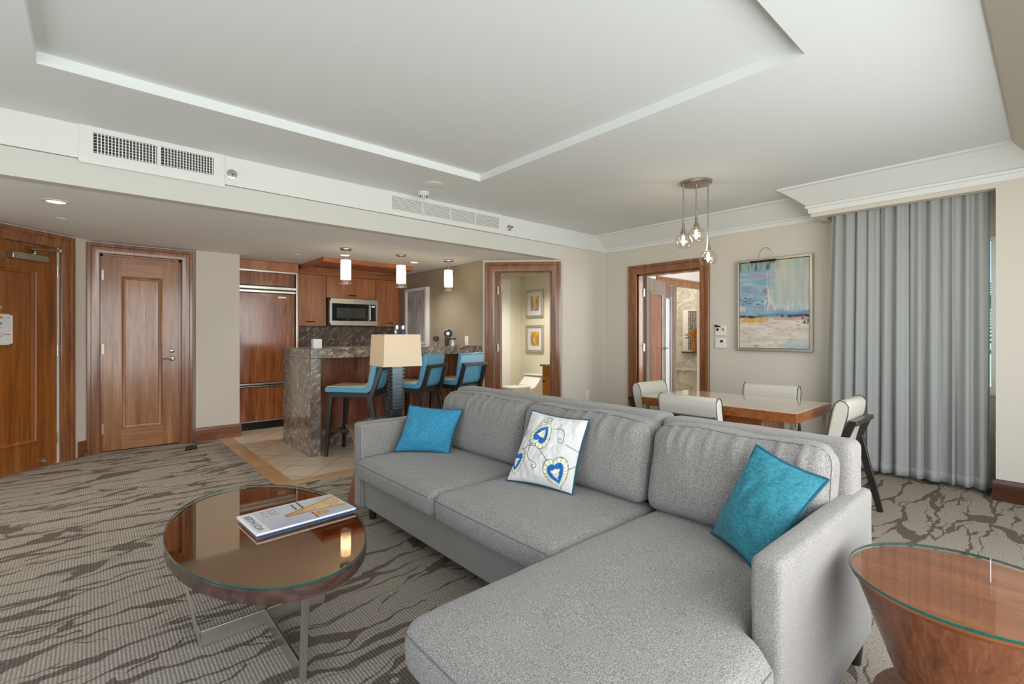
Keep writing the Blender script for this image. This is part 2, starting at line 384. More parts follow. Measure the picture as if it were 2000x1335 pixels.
def gridmesh(name,mat,parent,nu,nv,fn,colfn=None,thick=None):
    # fn(u,v)->point ; colfn(u,v)->rgb linear
    me=bpy.data.meshes.new(name); vs=[];fs=[]
    for j in range(nv+1):
        for i in range(nu+1): vs.append(tuple(fn(i/nu,j/nv)))
    for j in range(nv):
        for i in range(nu):
            a=j*(nu+1)+i; fs.append((a,a+1,a+nu+2,a+nu+1))
    me.from_pydata(vs,[],fs); me.materials.append(mat)
    if colfn:
        at=me.color_attributes.new('Col','FLOAT_COLOR','POINT')
        k=0
        for j in range(nv+1):
            for i in range(nu+1):
                c=colfn(i/nu,j/nv); at.data[k].color=(c[0],c[1],c[2],1); k+=1
    me.shade_smooth()
    o=bpy.data.objects.new(name,me); COL.objects.link(o)
    if parent: o.parent=parent
    if thick:
        s=o.modifiers.new('thickness','SOLIDIFY'); s.thickness=thick; s.offset=-1
    return o
def lerp(a,b,t): return tuple(x+(y-x)*t for x,y in zip(a,b))
def cl(x,a=0,b=1): return max(a,min(b,x))
def sm(a,b,x): t=cl((x-a)/(b-a)); return t*t*(3-2*t)
# ------------------------------------------------------------------ ROOM
CZ=2.545; LZ=2.155; YS=4.11; XW=5.347; XP=4.97; YC=6.46
BX=1.12; BY=4.05
# floors
f=MB(); f.prism([(-1.75,-1.05),(5.45,-1.05),(5.45,4.09),(4.6,4.09),(4.5,4.05),(BX,4.05),(BX,6.55),(-1.75,6.55)],-.06,0)
struct(f.build('floor',M['carpet']))
f=MB(); f.prism([(BX+.14,BY+.14),(4.5,BY+.14),(4.5,7.4),(BX+.14,7.4)],-.06,0)
struct(f.build('floor',M['tile']))
f=MB(); f.prism([(BX,BY),(BX+.14,BY+.14),(BX+.14,6.55),(BX,6.55)],-.06,0.001); struct(f.build('floor',M['tile_by']))
f=MB(); f.prism([(BX,BY),(4.5,BY),(4.5,BY+.14),(BX+.14,BY+.14)],-.06,0.001); struct(f.build('floor',M['tile_bx']))
f=MB(); f.prism([(4.5,4.19),(5.45,4.19),(5.45,6.1),(4.5,6.1)],-.06,0); f.prism([(5.45,2.0),(9.4,2.0),(9.4,6.3),(5.45,6.3)],-.06,0); struct(f.build('floor',M['tile']))
def wall(name,p0,p1,t,z0,z1,ops,mat):
    # wall box along p0->p1, thickness t to the left of travel; ops (s0,s1,z0,z1)
    p0=Vector(p0);p1=Vector(p1); Ln=(p1-p0).length; ang=math.atan2(p1.y-p0.y,p1.x-p0.x)
    m=Matrix.Translation((p0.x,p0.y,0))@Matrix.Rotation(ang,4,'Z'); b=MB()
    cur=0
    for s0,s1,a,c in sorted(ops):
        if s0>cur: b.box((cur,0,z0),(s0,t,z1),0,m)
        if a>z0: b.box((s0,0,z0),(s1,t,a),0,m)
        if c<z1: b.box((s0,0,c),(s1,t,z1),0,m)
        cur=s1
    if cur<Ln: b.box((cur,0,z0),(Ln,t,z1),0,m)
    return struct(b.build(name,mat))
# closet wall (faces -Y)
wall('wall_closet',(0,YC),(BX+.22,YC),.12,0,LZ,[(.085,.767,0,2.03)],M['wall'])
# stub right end pier
b=MB(); b.box((.90,6.40,0),(1.338,YC+.0,LZ)); struct(b.build('wall_closet',M['wall']))
# entry wall diagonal
E0=(-1.74,4.69); E1=(0.0,6.43)
eL=math.hypot(1.74,1.74)
wall('wall_entry',E0,E1,.12,0,LZ,[(eL-.36-.93,eL-.315,0,2.02)],M['wall'])
wall('wall_west',(-1.74,-1.0),(-1.74,4.69),.1,0,CZ,[(.9,4.3,.3,2.3)],M['wall'])
wall('wall_south',(5.45,-.95),(-1.75,-.95),.1,0,2.34,[(1.4,6.8,.05,2.2)],M['wall'])
b=MB(); b.box((-1.75,-.96,2.33),(XP,-.02,2.36)); struct(b.build('ceiling',M['ceil']))
# kitchen walls
wall('wall_kitchen',(1.28,7.30),(3.88,7.30),.1,0,LZ,[],M['wall2'])
wall('wall_kitchen',(3.76,7.3),(3.76,4.83),.1,0,LZ,[],M['wall2'])
b=MB(); b.box((1.23,6.47,0),(1.33,7.35,LZ)); struct(b.build('wall_kitchen',M['wall']))
# diagonal powder room wall : faces camera
D0=Vector((3.764,4.826)); D1=Vector((4.482,4.108))
wall('wall_diagonal',D0,D1,.1,0,LZ,[(.152,.872,0,2.005)],M['wall'])
# soffit wall, full height past the diagonal
wall('wall_soffit',(4.482,YS),(5.45,YS),.1,0,2.33,[],M['wall'])
b=MB(); b.box((-1.75,YS,LZ-.001),(4.482,YS+.1,2.327)); struct(b.build('wall_soffit',M['soffit']))
b=MB(); b.box((-1.75,YS-.012,2.331),(5.36,YS+.1,CZ)); struct(b.build('trim_1',M['white'],bevel=.002))
# dining wall with bedroom door and window
wall('wall_dining',(XW,YS+.1),(XW,-.95),.12,0,CZ,[(YS+.1-3.60,YS+.1-2.735,0,1.985),(YS+.1-1.25,YS+.1-.29,.76,1.98)],M['wall'])
# pier and header to the right of the curtain
b=MB(); b.box((XP,-.95,0),(XW,.284,CZ)); struct(b.build('wall_pier',M['wall']))
b=MB(); b.box((XP,.284,2.283),(XP+.09,1.482,CZ)); b.box((XP+.09,1.40,2.283),(XW,1.482,CZ)); struct(b.build('wall_header',M['wall']))
b=MB(); b.box((XP+.09,.284,2.42),(XW,1.40,2.45)); struct(b.build('ceiling',M['ceil']))
crown=[(0,2.325),(.012,2.325),(.016,2.362),(.028,2.366),(.034,2.384),(.022,2.390),(.030,2.395),(.19,2.522),(.215,2.53),(.215,CZ+.01),(0,CZ+.01)]
b=MB(); b.sweep([(XW,YS),(XW,1.45)],crown,side=-1); struct(b.build('trim_2',M['white']))
hc=[(0,2.318),(.016,2.318),(.02,2.360),(.034,2.364),(.040,2.384),(.024,2.390),(.034,2.395),(.19,2.522),(.215,2.53),(.215,CZ+.01),(0,CZ+.01)]
b=MB(); b.sweep([(XP,-.02),(XP,1.482),(XW,1.482)],hc,side=1); struct(b.build('trim_3',M['white']))
b=MB(); b.sweep([(-1.75,-.02),(XP+.02,-.02)],[(0,2.33),(.03,2.34),(.2,2.52),(.215,CZ+.01),(-.02,CZ+.01),(-.02,2.33)],side=1); struct(b.build('trim_4',M['wall']))
# ceilings
tx0,tx1,ty0,ty1=-.195,2.557,.787,3.318
b=MB()
for a,c in (((-1.75,-.05),(tx0,4.2)),((tx1,-.05),(5.47,4.2)),((tx0,-.05),(tx1,ty0)),((tx0,ty1),(tx1,4.2))):
    b.box((a[0],a[1],CZ),(c[0],c[1],CZ+.06))
b.box((tx0-.05,ty0-.05,CZ+.06),(tx1+.05,ty1+.05,CZ+.09))
struct(b.build('ceiling',M['ceil']))
b=MB(); b.box((-1.75,YS+.03,LZ),(3.9,7.4,LZ+.05)); b.prism([(3.86,YS+.03),(4.7,YS+.03),(3.86,4.95)],LZ+.0005,LZ+.05); struct(b.build('ceiling',M['ceil_low']))
# rooms beyond the doors
b=MB(); b.box((3.86,5.9,0),(5.46,6.0,2.4)); b.box((5.40,4.2,0),(5.5,5.95,2.4)); struct(b.build('wall_powder_room',M['wall3']))
b=MB(); b.prism([(3.8,4.95),(4.6,4.15),(5.5,4.15),(5.5,6.0),(3.8,6.0)],2.17,2.2); struct(b.build('ceiling',M['ceil']))
b=MB(); b.box((5.47,4.24,0),(6.95,4.34,2.4)); b.box((8.35,4.24,0),(9.3,4.34,2.4)); b.box((6.95,4.24,2.03),(8.35,4.34,2.4)); b.box((5.47,2.0,0),(9.3,2.1,2.4)); struct(b.build('wall_bedroom_hall',M['wall']))
b=MB(); b.box((9.2,2.0,0),(9.3,6.3,2.4)); b.box((6.8,5.8,0),(9.3,5.9,2.4)); b.box((6.6,4.34,0),(6.7,5.8,2.4)); struct(b.build('wall_bathroom',M['marble']))
b=MB(); b.box((5.46,2.0,2.36),(9.3,5.9,2.4)); struct(b.build('ceiling',M['ceil']))
# baseboards
bprof=[(0,0),(.018,0),(.018,.125),(.012,.150),(0,.155)]
def base(name,path,side,mat=None): b=MB(); b.sweep(path,bprof,side=side); return struct(b.build(name,mat or M['wood_base']))
base('baseboard_closet',[(.886,6.40),(1.338,6.40),(1.338,6.55)],-1)
k=.7071
base('baseboard_entry',[(-.085,6.345),(-.005,6.425)],-1)
base('baseboard_soffit',[(4.50,YS),(XW,YS)],-1)
base('baseboard_dining',[(XW,YS),(XW,3.72)],-1); base('baseboard_dining',[(XW,2.62),(XW,1.25)],-1,M['wood_base_y'])
base('baseboard_pier',[(XW,.284),(XP,.284),(XP,-.9)],-1,M['wood_base_y'])
# ------------------------------------------------------------------ DOORS
CP=[(0,-.02),(0,.012),(.008,.018),(.02,.018),(.05,.024),(.078,.024),(.084,.036),(.112,.036),(.118,.030),(.118,-.02)]
def casing(root,w,h,tw=.118,jd=.12):
    k=tw/.118; c=MB(); c.casing(w,h,[(o*k,p) for o,p in CP]); return c.build('casing',M['wood_frame'],root,smooth=True)
def jamb(root,w,h,d):
    c=MB(); c.box((-.0,.02,0),(.02,d,h)); c.box((w-.02,.02,0),(w,d,h)); c.box((0,.02,h-.02),(w,d,h)); c.build('jamb',M['wood_frame'],root)
def leafmesh(root,w,h,y,mats,sw=.19,tr=.22,br=.23,name='door_leaf',th=.045,parent=None):
    # panelled leaf: stiles, rails, recessed panel with moulding
    c=MB(); y1=y+th
    c.box((0,y,0),(sw,y1,h),0); c.box((w-sw,y,0),(w,y1,h),0)
    c.box((sw,y,0),(w-sw,y1,br),1); c.box((sw,y,h-tr),(w-sw,y1,h),1)
    c.box((sw,y+.016,br),(w-sw,y1-.012,h-tr),2)
    m=Matrix.Translation((sw,y,0))
    pr=[(0,0),(0,.004),(-.008,.006),(-.014,0),(-.03,-.004),(-.036,-.014),(0,-.014)]
    c.casing(w-2*sw,h-tr,pr,0,m,z0=br,full=True)
    o=c.build(name,mats,root,smooth=True); return o
def hinge(root,x,z,y=-.004,parent=None):
    c=MB(); c.box((x-.004,y,z-.05),(x+.012,y+.012,z+.05)); c.lathe([(.007,-.052),(.007,.052)],(x,y-.004,z),10); c.build('hinge',M['steel'],root,smooth=True)
# door 1 : entry, on the diagonal
d1=sempty('door_1',(-.182-.022-.93*k+.0,6.188+.022-.93*k,0),PI/4)
casing(d1,.93,2.02); jamb(d1,.93,2.02,.12)
lf=leafmesh(d1,.90,2.0,.03,[M['wood_entry'],M['wood_entry'],M['wood_entry']],.17,.22,.23)
lf.location=(.015,0,.008)
for z in (.24,1.06,1.80): hinge(d1,.918,z,.02)
c=MB(); c.box((.50,-.03,1.865),(.80,.03,1.925)); cl_=c.build('door_closer',M['nickel'],d1,bevel=.006)
c=MB(); c.tube([(.70,0,1.94),(.62,-.05,1.965),(.88,-.055,1.985)],.008,8); c.lathe([(.015,0),(.015,.03)],(.70,0,1.925),12); c.lathe([(.013,-.01),(.013,.015)],(.88,-.055,1.985),12); c.build('closer_arm',M['nickel'],cl_,smooth=True)
c=MB(); c.lathe([(.012,0),(.012,.008)],(0,0,0),14,mat=Matrix.Translation((.45,.030,1.44))@Matrix.Rotation(PI/2,4,'X')); c.build('peephole',M['chrome'],d1,smooth=True)
c=MB(); c.box((.76,.0,.05),(.80,.03,.075)); c.tube([(.78,0,.06),(.78,-.03,.05),(.74,-.035,.05)],.006,8); c.build('kick_stop',M['steel'],d1,smooth=True)
c=MB(); c.box((.0,-.03,0),(.93,.09,.012)); c.build('threshold',M['steel'],d1,bevel=.003)
# notices on entry door
nt=thing('door_notice','white fire and rate notice with orange band on the wooden entry door','notice',(-.182-.022-.93*k,6.188+.022-.93*k,0),PI/4)
c=MB(); c.box((.20,.0215,1.120),(.515,.0285,1.385)); c.build('backing_sheet',M['cream'],nt)
def notice_col(u,v):
    base=L('cfd0d0')[:3]
    x=u;y=v
    if x<.035 or x>.965 or y<.03 or y>.97: return L('e8d8c4')[:3]
    if x<.80:
        if y>.86: return L('d97c46')[:3]
        if .66<y<.76 and x>.66: return L('8089a5')[:3]
        for q in (.55,.38,.26): 
            if abs(y-q)<.012: return L('a87a7c')[:3]
        if (int(y*60)%3==0) and .05<y<.7 and noise.noise(Vector((x*40,y*60,0)))>.1: return L('a9a9ac')[:3]
    else:
        if abs(y-.90)<.014 or abs(y-.33)<.014: return L('a87a7c')[:3]
        if (int(y*60)%3==0) and .05<y<.85 and noise.noise(Vector((x*40,y*60,0)))>.2: return L('adb0b4')[:3]
    return base
gridmesh('notice_sheet',M['print'],nt,90,60,lambda u,v:(.14+.40*u,.019,1.130+.245*v),notice_col,.002)
# door 2 : closet
d2=sempty('door_2',(.085,YC-.035,0),0)
casing(d2,.682,2.03,.105); jamb(d2,.682,2.03,.1)
lf=leafmesh(d2,.66,2.01,.03,[M['wood_door'],M['wood_rail_h'],M['wood_door']],.155,.2,.21); lf.location=(.011,0,.01)
for z in (.24,1.06,1.82): hinge(d2,.012,z,.022)
hd=MB(); mm=Matrix.Translation((.60,.030,.945))@Matrix.Rotation(PI/2,4,'X'); hd.lathe([(.030,0),(.030,.006),(.024,.010)],(0,0,0),24,mat=mm); hd.lathe([(.011,0),(.011,.05)],(0,0,0),12,mat=mm)
hd.tube([(.60,-.018,.945),(.56,-.022,.945),(.52,-.020,.940),(.48,-.016,.932)],.008,8,rs=[.010,.009,.007,.006]); hd.build('door_handle',M['chrome'],d2,smooth=True)
hd=MB(); mm=Matrix.Translation((.60,.030,1.030))@Matrix.Rotation(PI/2,4,'X'); hd.lathe([(.024,0),(.024,.008),(.016,.014)],(0,0,0),24,mat=mm); hd.build('deadbolt',M['chrome'],d2,smooth=True)
b=MB(); b.box((.0,YC+.13,0),(.9,YC+.16,2.2)); struct(b.build('wall_light_block_closet',M['wall']))  # unseen backing added to stop light leaking round the closet leaf
b=MB(); b.box((-1.1,.16,0),(.2,.19,2.2),0,Matrix.Translation(d1.location)@Matrix.Rotation(PI/4,4,'Z')@Matrix.Translation((.9,0,0))); struct(b.build('wall_light_block_entry',M['wall']))  # unseen backing added to block light from the gap at the entry leaf
# door 3 : powder room (open inward, hinged left)
d3=sempty('door_3',(3.871+.0,4.719,0),-PI/4)
casing(d3,.72,2.005); jamb(d3,.72,2.005,.12)
lf=leafmesh(d3,.69,1.98,0,[M['wood_frame'],M['wood_frame'],M['wood_door']],.13,.16,.2); lf.location=(.062,.125,.01); lf.rotation_euler=(0,0,math.radians(93))
for z in (.24,1.04,1.78): hinge(d3,.030,z,.1)
# door 4 : bedroom
d4=sempty('door_4',(XW,3.60,0),-PI/2)
casing(d4,.865,1.985,.115); jamb(d4,.865,1.985,.14)
lf=leafmesh(d4,.84,1.96,0,[M['wood_grey'],M['wood_grey'],M['wood_bar']],.14,.18,.22); lf.location=(.05,.15,.01); lf.rotation_euler=(0,0,math.radians(104))
for z in (.24,1.04,1.76): hinge(d4,.026,z,.12)
c=MB(); c.lathe([(.026,0),(.026,.01)],(0,0,0),20,mat=Matrix.Translation((.84-.06,-.002,1.0))@Matrix.Rotation(PI/2,4,'X')); c.tube([(.78,-.045,1.0),(.72,-.05,1.0),(.66,-.045,.995)],.008,8); c.tube([(.78,0,1.0),(.78,-.05,1.0)],.009,8); c.build('door_handle',M['chrome'],lf,smooth=True)
# door 5 : bathroom door beyond
d5=sempty('door_5',(6.95,4.24,0),0)
c=MB(); c.casing(1.40,2.03,[(o*1.0,p) for o,p in CP]); c.build('casing',M['wood_frame'],d5,smooth=True)
lf=leafmesh(d5,.56,2.0,0,[M['wood_grey'],M['wood_grey'],plain('panel_painted_daylight','c3cbd0',.3)],.13,.18,.2); lf.location=(-.24,-.07,.01); lf.rotation_euler=(0,0,math.radians(-4))  # pale blue-grey panel colour stands for daylight reflected on the leaf
# ------------------------------------------------------------------ POWDER ROOM
t=thing('toilet','white one-piece toilet with curved tank in the powder room','toilet',(5.4,5.38,0),PI/2)
def loft(b,secs,n=28,mi=0):
    # secs: list of (z, cx, cy, rx, ry, pow)
    vs=[];fs=[]
    for z,cx,cy,rx,ry,pw in secs:
        for i in range(n):
            a=2*PI*i/n; ca=math.cos(a);sa=math.sin(a)
            vs.append((cx+rx*math.copysign(abs(ca)**pw,ca),cy+ry*math.copysign(abs(sa)**pw,sa),z))
    for j in range(len(secs)-1):
        for i in range(n):
            i2=(i+1)%n; fs.append((j*n+i,j*n+i2,(j+1)*n+i2,(j+1)*n+i))
    fs.append(tuple(range(n))[::-1]); fs.append(tuple(range((len(secs)-1)*n,len(secs)*n))); b.add(vs,fs,mi)
c=MB(); loft(c,[(0,0,.36,.13,.34,.8),(.15,0,.36,.14,.34,.8),(.30,0,.40,.18,.37,.85),(.38,0,.42,.19,.38,.9),(.40,0,.42,.19,.38,.9)]); c.build('bowl',M['porcelain'],t,smooth=True)
c=MB(); c.add([(sx*.19,y,z) for sx in (-1,1) for y,z in ((.01,.0),(.42,.0),(.46,.39),(.36,.42),(.26,.52),(.22,.57),(.01,.57))],[tuple(range(7)),tuple(range(13,6,-1))]+[(i,(i+1)%7,7+(i+1)%7,7+i) for i in range(7)]); c.build('tank',M['porcelain'],t,bevel=.02,seg=3)
c=MB(); c.box((-.2,.01,.573),(.2,.25,.595)); c.build('tank_lid',M['porcelain'],t,bevel=.01)
c=MB(); loft(c,[(.405,0,.56,.185,.235,.9),(.43,0,.56,.185,.235,.9),(.438,0,.56,.16,.21,.9)]); c.build('seat_lid',M['porcelain'],t,smooth=True)
t=thing('vanity_cabinet','honey coloured wooden vanity edge with granite top beside the toilet','cabinet',(4.82,4.2,0))
c=MB(); c.box((0,0,.08),(.56,.61,.76)); c.box((.04,.02,0),(.54,.57,.08)); c.build('body',M['gold_wood'],t,bevel=.003)
c=MB(); c.box((-.015,.015,.12),(0,.59,.62)); dr=c.build('door',M['gold_wood'],t,bevel=.003)
c=MB(); c.lathe([(.008,0),(.014,.02),(.014,.03)],(0,0,0),14,mat=Matrix.Translation((-.015,.55,.55))@Matrix.Rotation(-PI/2,4,'Y')); c.build('knob',M['black'],dr,smooth=True)
c=MB(); c.box((-.03,0,.76),(.57,.63,.79)); c.build('countertop',M['granite'],t,bevel=.003)
def abstract(cols,seed):
    def fn(u,v):
        a=noise.noise(Vector((u*1.5+seed,v*1.5,seed)))
        h=abs(u-.5)*2
        if v>.5 and abs(u-.5)<(v-.5)*.55: return L(cols[0])[:3]
        k=math.sin((u-.5)*9+math.cos(v*5+seed)*2)+a
        if k>.6: return L(cols[1])[:3]
        if k>0: return L(cols[2])[:3]
        if k>-.7: return L(cols[3])[:3]
        return L(cols[4])[:3]
    return fn
def picture(name,label,cat,loc,rz,w,h,fw,fd,frame_mat,colfn,nu,nv,mat_border=0,group=None,dep=.02):
    t=thing(name,label,cat,loc,rz,group)
    c=MB(); c.casing(w-2*fw,h-fw,[(0,dep*.3),(0,fd-.004),(.004,fd),(fw-.004,fd),(fw,fd-.004),(fw,0)],0,Matrix.Translation((-(w-2*fw)/2,0,0)),z0=fw,full=True); c.build('frame',frame_mat,t,smooth=True)
    if mat_border:
        c=MB(); c.box((-w/2+fw,-dep*.4,fw),(w/2-fw,0,h-fw)); c.build('mat_board',M['paper'],t)
        iw=w/2-fw-mat_border; gridmesh('print',M['print'],t,nu,nv,lambda u,v:(-iw+2*iw*u,-dep*.4-.002,fw+mat_border+(h-2*fw-2*mat_border)*v),colfn)
    else:
        iw=w/2-fw
        c=MB(); c.box((-iw,-dep,fw),(iw,0,h-fw)); c.build('canvas_backing',M['black'],t)
        iw-=.004; gridmesh('canvas',M['paint'],t,nu,nv,lambda u,v:(-iw+2*iw*u,-dep-.002,fw+.004+(h-2*fw-.008)*v),colfn)
    return t
picture('framed_print','upper small framed print of yellow and violet curves above the toilet','picture',(5.398,5.55,1.485),-PI/2,.40,.445,.035,.03,M['silver_frame'],abstract(['ecd53a','c98a6a','8f7f9a','b29a82','c9b46a'],1.3),40,50,.07,'framed prints in the powder room')
picture('framed_print','lower small framed print of golden leaf shapes above the toilet','picture',(5.398,5.55,.925),-PI/2,.40,.435,.035,.03,M['silver_frame'],abstract(['c9a63a','d9bb42','8f7f5a','b28a52','c07a4a'],4.1),40,50,.07,'framed prints in the powder room')
c=MB(); c.box((4.35,5.865,0),(5.14,5.896,2.1)); o=c.build('shower_panel',M['porcelain']); tag(o,'tall white glossy shower panel at back of the powder room','panel')
c=MB(); c.box((-.1,-.06,-.012),(.1,.06,0)); 
for i in range(5): c.box((-.085,-.045+i*.02,-.016),(.085,-.037+i*.02,-.012))
o=c.build('exhaust_vent',M['white']); o.location=(4.88,5.35,2.17); tag(o,'small square vent in the powder room ceiling','vent')
# ------------------------------------------------------------------ BATHROOM BEYOND
c=MB(); c.box((0,-.55,0),(.5,.6,.50)); c.box((-.03,-.58,.50),(.51,.62,.54)); o=c.build('marble_ledge',M['marble'],bevel=.004); o.location=(8.68,4.95,0); tag(o,'cream marble ledge at the far end of the bathroom','ledge')
def mosaic(u,v):
    a=int(u*14);b_=int(v*40)
    if (u*14)%1<.35 or (v*40)%1<.35: return L('4a4238')[:3]
    return L('d8cdb8')[:3] if noise.noise(Vector((a*3.1,b_*2.7,0)))>-.25 else L('8f8270')[:3]
t=thing('mosaic_panel','dark mosaic mirror panel on marble bathroom wall','wall panel',(9.195,4.75,.86),-PI/2)
c=MB(); c.box((-.32,-.02,0),(.5,0,.85)); c.build('backing',M['plastic'],t)
gridmesh('mosaic',M['print'],t,112,240,lambda u,v:(-.20+.65*u,-.024,.03+.80*v),mosaic)
c=MB(); c.box((-.33,-.07,-.03),(.5,0,0)); c.build('shelf',M['wood_dark'],t)
t=thing('coral_ornament','orange branching glass ornament before the mosaic panel','ornament',(9.0,4.72,.86))
c=MB(); rr=random.Random(3)
for i in range(46):
    a=rr.uniform(0,2*PI); e=rr.uniform(-.2,1.3); l=rr.uniform(.12,.24); d=Vector((math.cos(a)*math.cos(e)*.35,math.sin(a)*math.cos(e),math.sin(e)))*l
    c.tube([(0,0,.30),tuple(Vector((0,0,.30))+d*.5+Vector((0,rr.uniform(-.02,.02),.01))),tuple(Vector((0,0,.30))+d)],.01,6,rs=[.014,.010,.003])
c.build('coral',M['leaf_orange'],t,smooth=True)
c=MB(); c.lathe([(.05,0),(.06,.04),(.05,.14),(.02,.26),(.03,.31)],(0,0,0),18); c.build('vase',M['leaf_orange'],t,smooth=True)
point('bathroom_added_light',(8.3,4.9,2.1),16,(1,.93,.82),.15); area('daylight_bedroom',(7.2,2.15,1.4),(-PI/2,0,PI),2.4,1.6,45,(.95,.98,1)); spot('powder_room_added_light',(4.65,5.0,2.14),75,(1,.95,.84),150,.12)  # bathroom and powder room lights are added fills without any fixture
# ------------------------------------------------------------------ KITCHEN
t=thing('refrigerator','built-in refrigerator with glossy dark wood panels and steel trim','refrigerator',(1.345,6.70,0))
c=MB(); c.box((0,.03,.0),(.745,.58,2.03)); c.build('cabinet_body',M['black'],t)
c=MB(); c.box((.02,.012,1.84),(.705,.03,2.005)); c.build('grille_panel',M['wood_fridge'],t,bevel=.002)
c=MB(); c.box((.02,0,.60),(.705,.03,1.735)); dd=c.build('door',M['wood_fridge'],t,bevel=.002)
c=MB(); c.box((.50,-.003,1.685),(.60,0,1.700)); c.build('nameplate',M['steel'],dd)
c=MB(); c.box((.02,0,.115),(.705,.03,.535)); c.build('drawer',M['wood_fridge'],t,bevel=.002)
c=MB(); c.box((.0,-.002,1.745),(.72,.012,1.775)); c.box((0,-.012,1.79),(.74,.012,1.825)); c.build('door_trim',M['steel'],t,bevel=.003)
c=MB(); c.box((0,-.002,.545),(.72,.01,.558)); c.box((0,-.022,.572),(.72,.008,.592)); c.build('handle',M['steel'],t,bevel=.003)
c=MB(); c.box((.0,0,2.008),(.745,.012,2.032)); c.box((.722,-.006,.1),(.745,.012,2.03)); c.box((0,-.002,.1),(.72,.01,.112)); c.build('frame_trim',M['steel'],t,bevel=.002)
c=MB(); c.box((.01,.05,.0),(.735,.06,.1)); 
for i in range(5): c.box((.05,.045,.02+i*.014),(.69,.052,.026+i*.014))
c.build('toe_grille',M['black'],t)
c=MB(); c.box((-.007,0,2.034),(.755,.58,2.15)); c.build('filler_panel',M['wood_cab'],t,bevel=.002)
c=MB(); c.box((.747,.02,0),(.767,.58,2.032)); c.build('side_panel',M['wood_cab'],t)
def upper(label,x0,x1,z0,z1,y=6.98,handle=None,depth=.3):
    t=thing('wall_cabinet',label,'cabinet',(x0,y,z0)); w=x1-x0; h=z1-z0
    c=MB(); c.box((0,.022,0),(w,depth,h)); c.build('body',M['wood_cab'],t)
    c=MB(); c.box((.002,0,.002),(w-.002,.02,h-.002)); d=c.build('door',M['wood_cab'],t,bevel=.002)
    if handle:
        hx,hz=handle; c=MB(); c.tube([(hx-.06,-.022,hz),(hx+.06,-.022,hz)],.006,8); c.tube([(hx-.05,-.022,hz),(hx-.05,0,hz)],.004,6); c.tube([(hx+.05,-.022,hz),(hx+.05,0,hz)],.004,6); c.build('handle',M['brown_metal'],d,smooth=True)
    return t
upper('tall wall cabinet beside refrigerator, left of the microwave',2.115,2.575,1.33,2.06,handle=(.23,.06))
upper('wide short wall cabinet directly above the microwave',2.578,3.335,1.745,2.06,handle=(.38,.045))
upper('tall wall cabinet right of the microwave by the taupe wall',3.338,3.755,1.33,2.06,handle=(.22,.06))
c=MB(); c.sweep([(2.115,6.98),(3.757,6.98)],[(0,2.06),(.02,2.063),(.024,2.09),(.05,2.12),(.055,2.153),(-.28,2.153),(-.28,2.06)],side=-1); o=c.build('cabinet_cornice',M['wood_canopy'],smooth=True); tag(o,'wood cornice running along the tops of wall cabinets','cornice')
t=thing('microwave','stainless steel over-range microwave with black window between cabinets','microwave',(2.582,6.88,1.335))
c=MB(); c.box((0,.04,0),(.745,.39,.405)); c.build('body',M['black'],t,bevel=.003)
c=MB(); c.casing(.655,.325,[(0,-.02),(0,.0),(.004,.004),(.040,.004),(.040,-.02)],0,Matrix.Translation((.05,.02,0)),z0=.075,full=True); c.box((.022,-.0,.325),(.745,.03,.40)); c.box((.022,0,.005),(.745,.03,.075)); c.box((.595,-.001,.075),(.612,.03,.325)); c.build('steel_front',M['steel'],t,bevel=.002)
c=MB(); c.box((.05,.006,.075),(.595,.028,.325)); d=c.build('door_glass',M['blackglass'],t)
c=MB(); c.box((.11,.003,.115),(.545,.006,.265)); c.build('window_mesh',M['mwwin'],d)
c=MB(); c.tube([(.603,-.03,.09),(.603,-.03,.31)],.011,10); c.tube([(.603,-.03,.10),(.603,0,.10)],.007,8); c.tube([(.603,-.03,.30),(.603,0,.30)],.007,8); c.build('handle',M['steel'],t,smooth=True)
c=MB(); c.box((.632,.004,.078),(.71,.02,.322)); p=c.build('control_panel',M['blackglass'],t)
c=MB(); c.box((.642,.001,.285),(.695,.004,.308)); c.build('display',emis('pale_blue_display','b8c8ff',.7),p)
c=MB()
for i in range(3):
    for j in range(7): c.box((.643+i*.018,.002,.105+j*.023),(.655+i*.018,.004,.116+j*.023))
c.build('buttons',M['darkgrey'],p)
c=MB(); c.lathe([(.009,0),(.009,.002)],(0,0,0),18,mat=Matrix.Translation((.385,0,.36))@Matrix.Rotation(PI/2,4,'X')); c.build('emblem',M['nickel'],t)
c=MB(); c.box((2.113,7.27,.92),(3.757,7.298,1.335)); o=c.build('backsplash',M['granite']); tag(o,'brown veined granite backsplash under the wall cabinets','backsplash')
t=thing('base_cabinet','low wood kitchen cabinet with granite counter behind the bar','cabinet',(2.115,6.68,0))
c=MB(); c.box((0,0,.1),(1.64,.60,.88)); c.box((0,.05,0),(1.64,.60,.1)); c.build('body',M['wood_cab'],t)
c=MB(); c.box((-.0,-.02,.88),(1.64,.588,.92)); c.build('countertop',M['granite'],t,bevel=.003)
for i in range(4):
    c=MB(); c.box((.005+.41*i,-.018,.11),(.40+.41*i,0,.87)); d=c.build('door',M['wood_cab'],t,bevel=.002)
    c=MB(); c.tube([(.15+.41*i,-.04,.82),(.27+.41*i,-.04,.82)],.006,8); c.build('handle',M['brown_metal'],d,smooth=True)
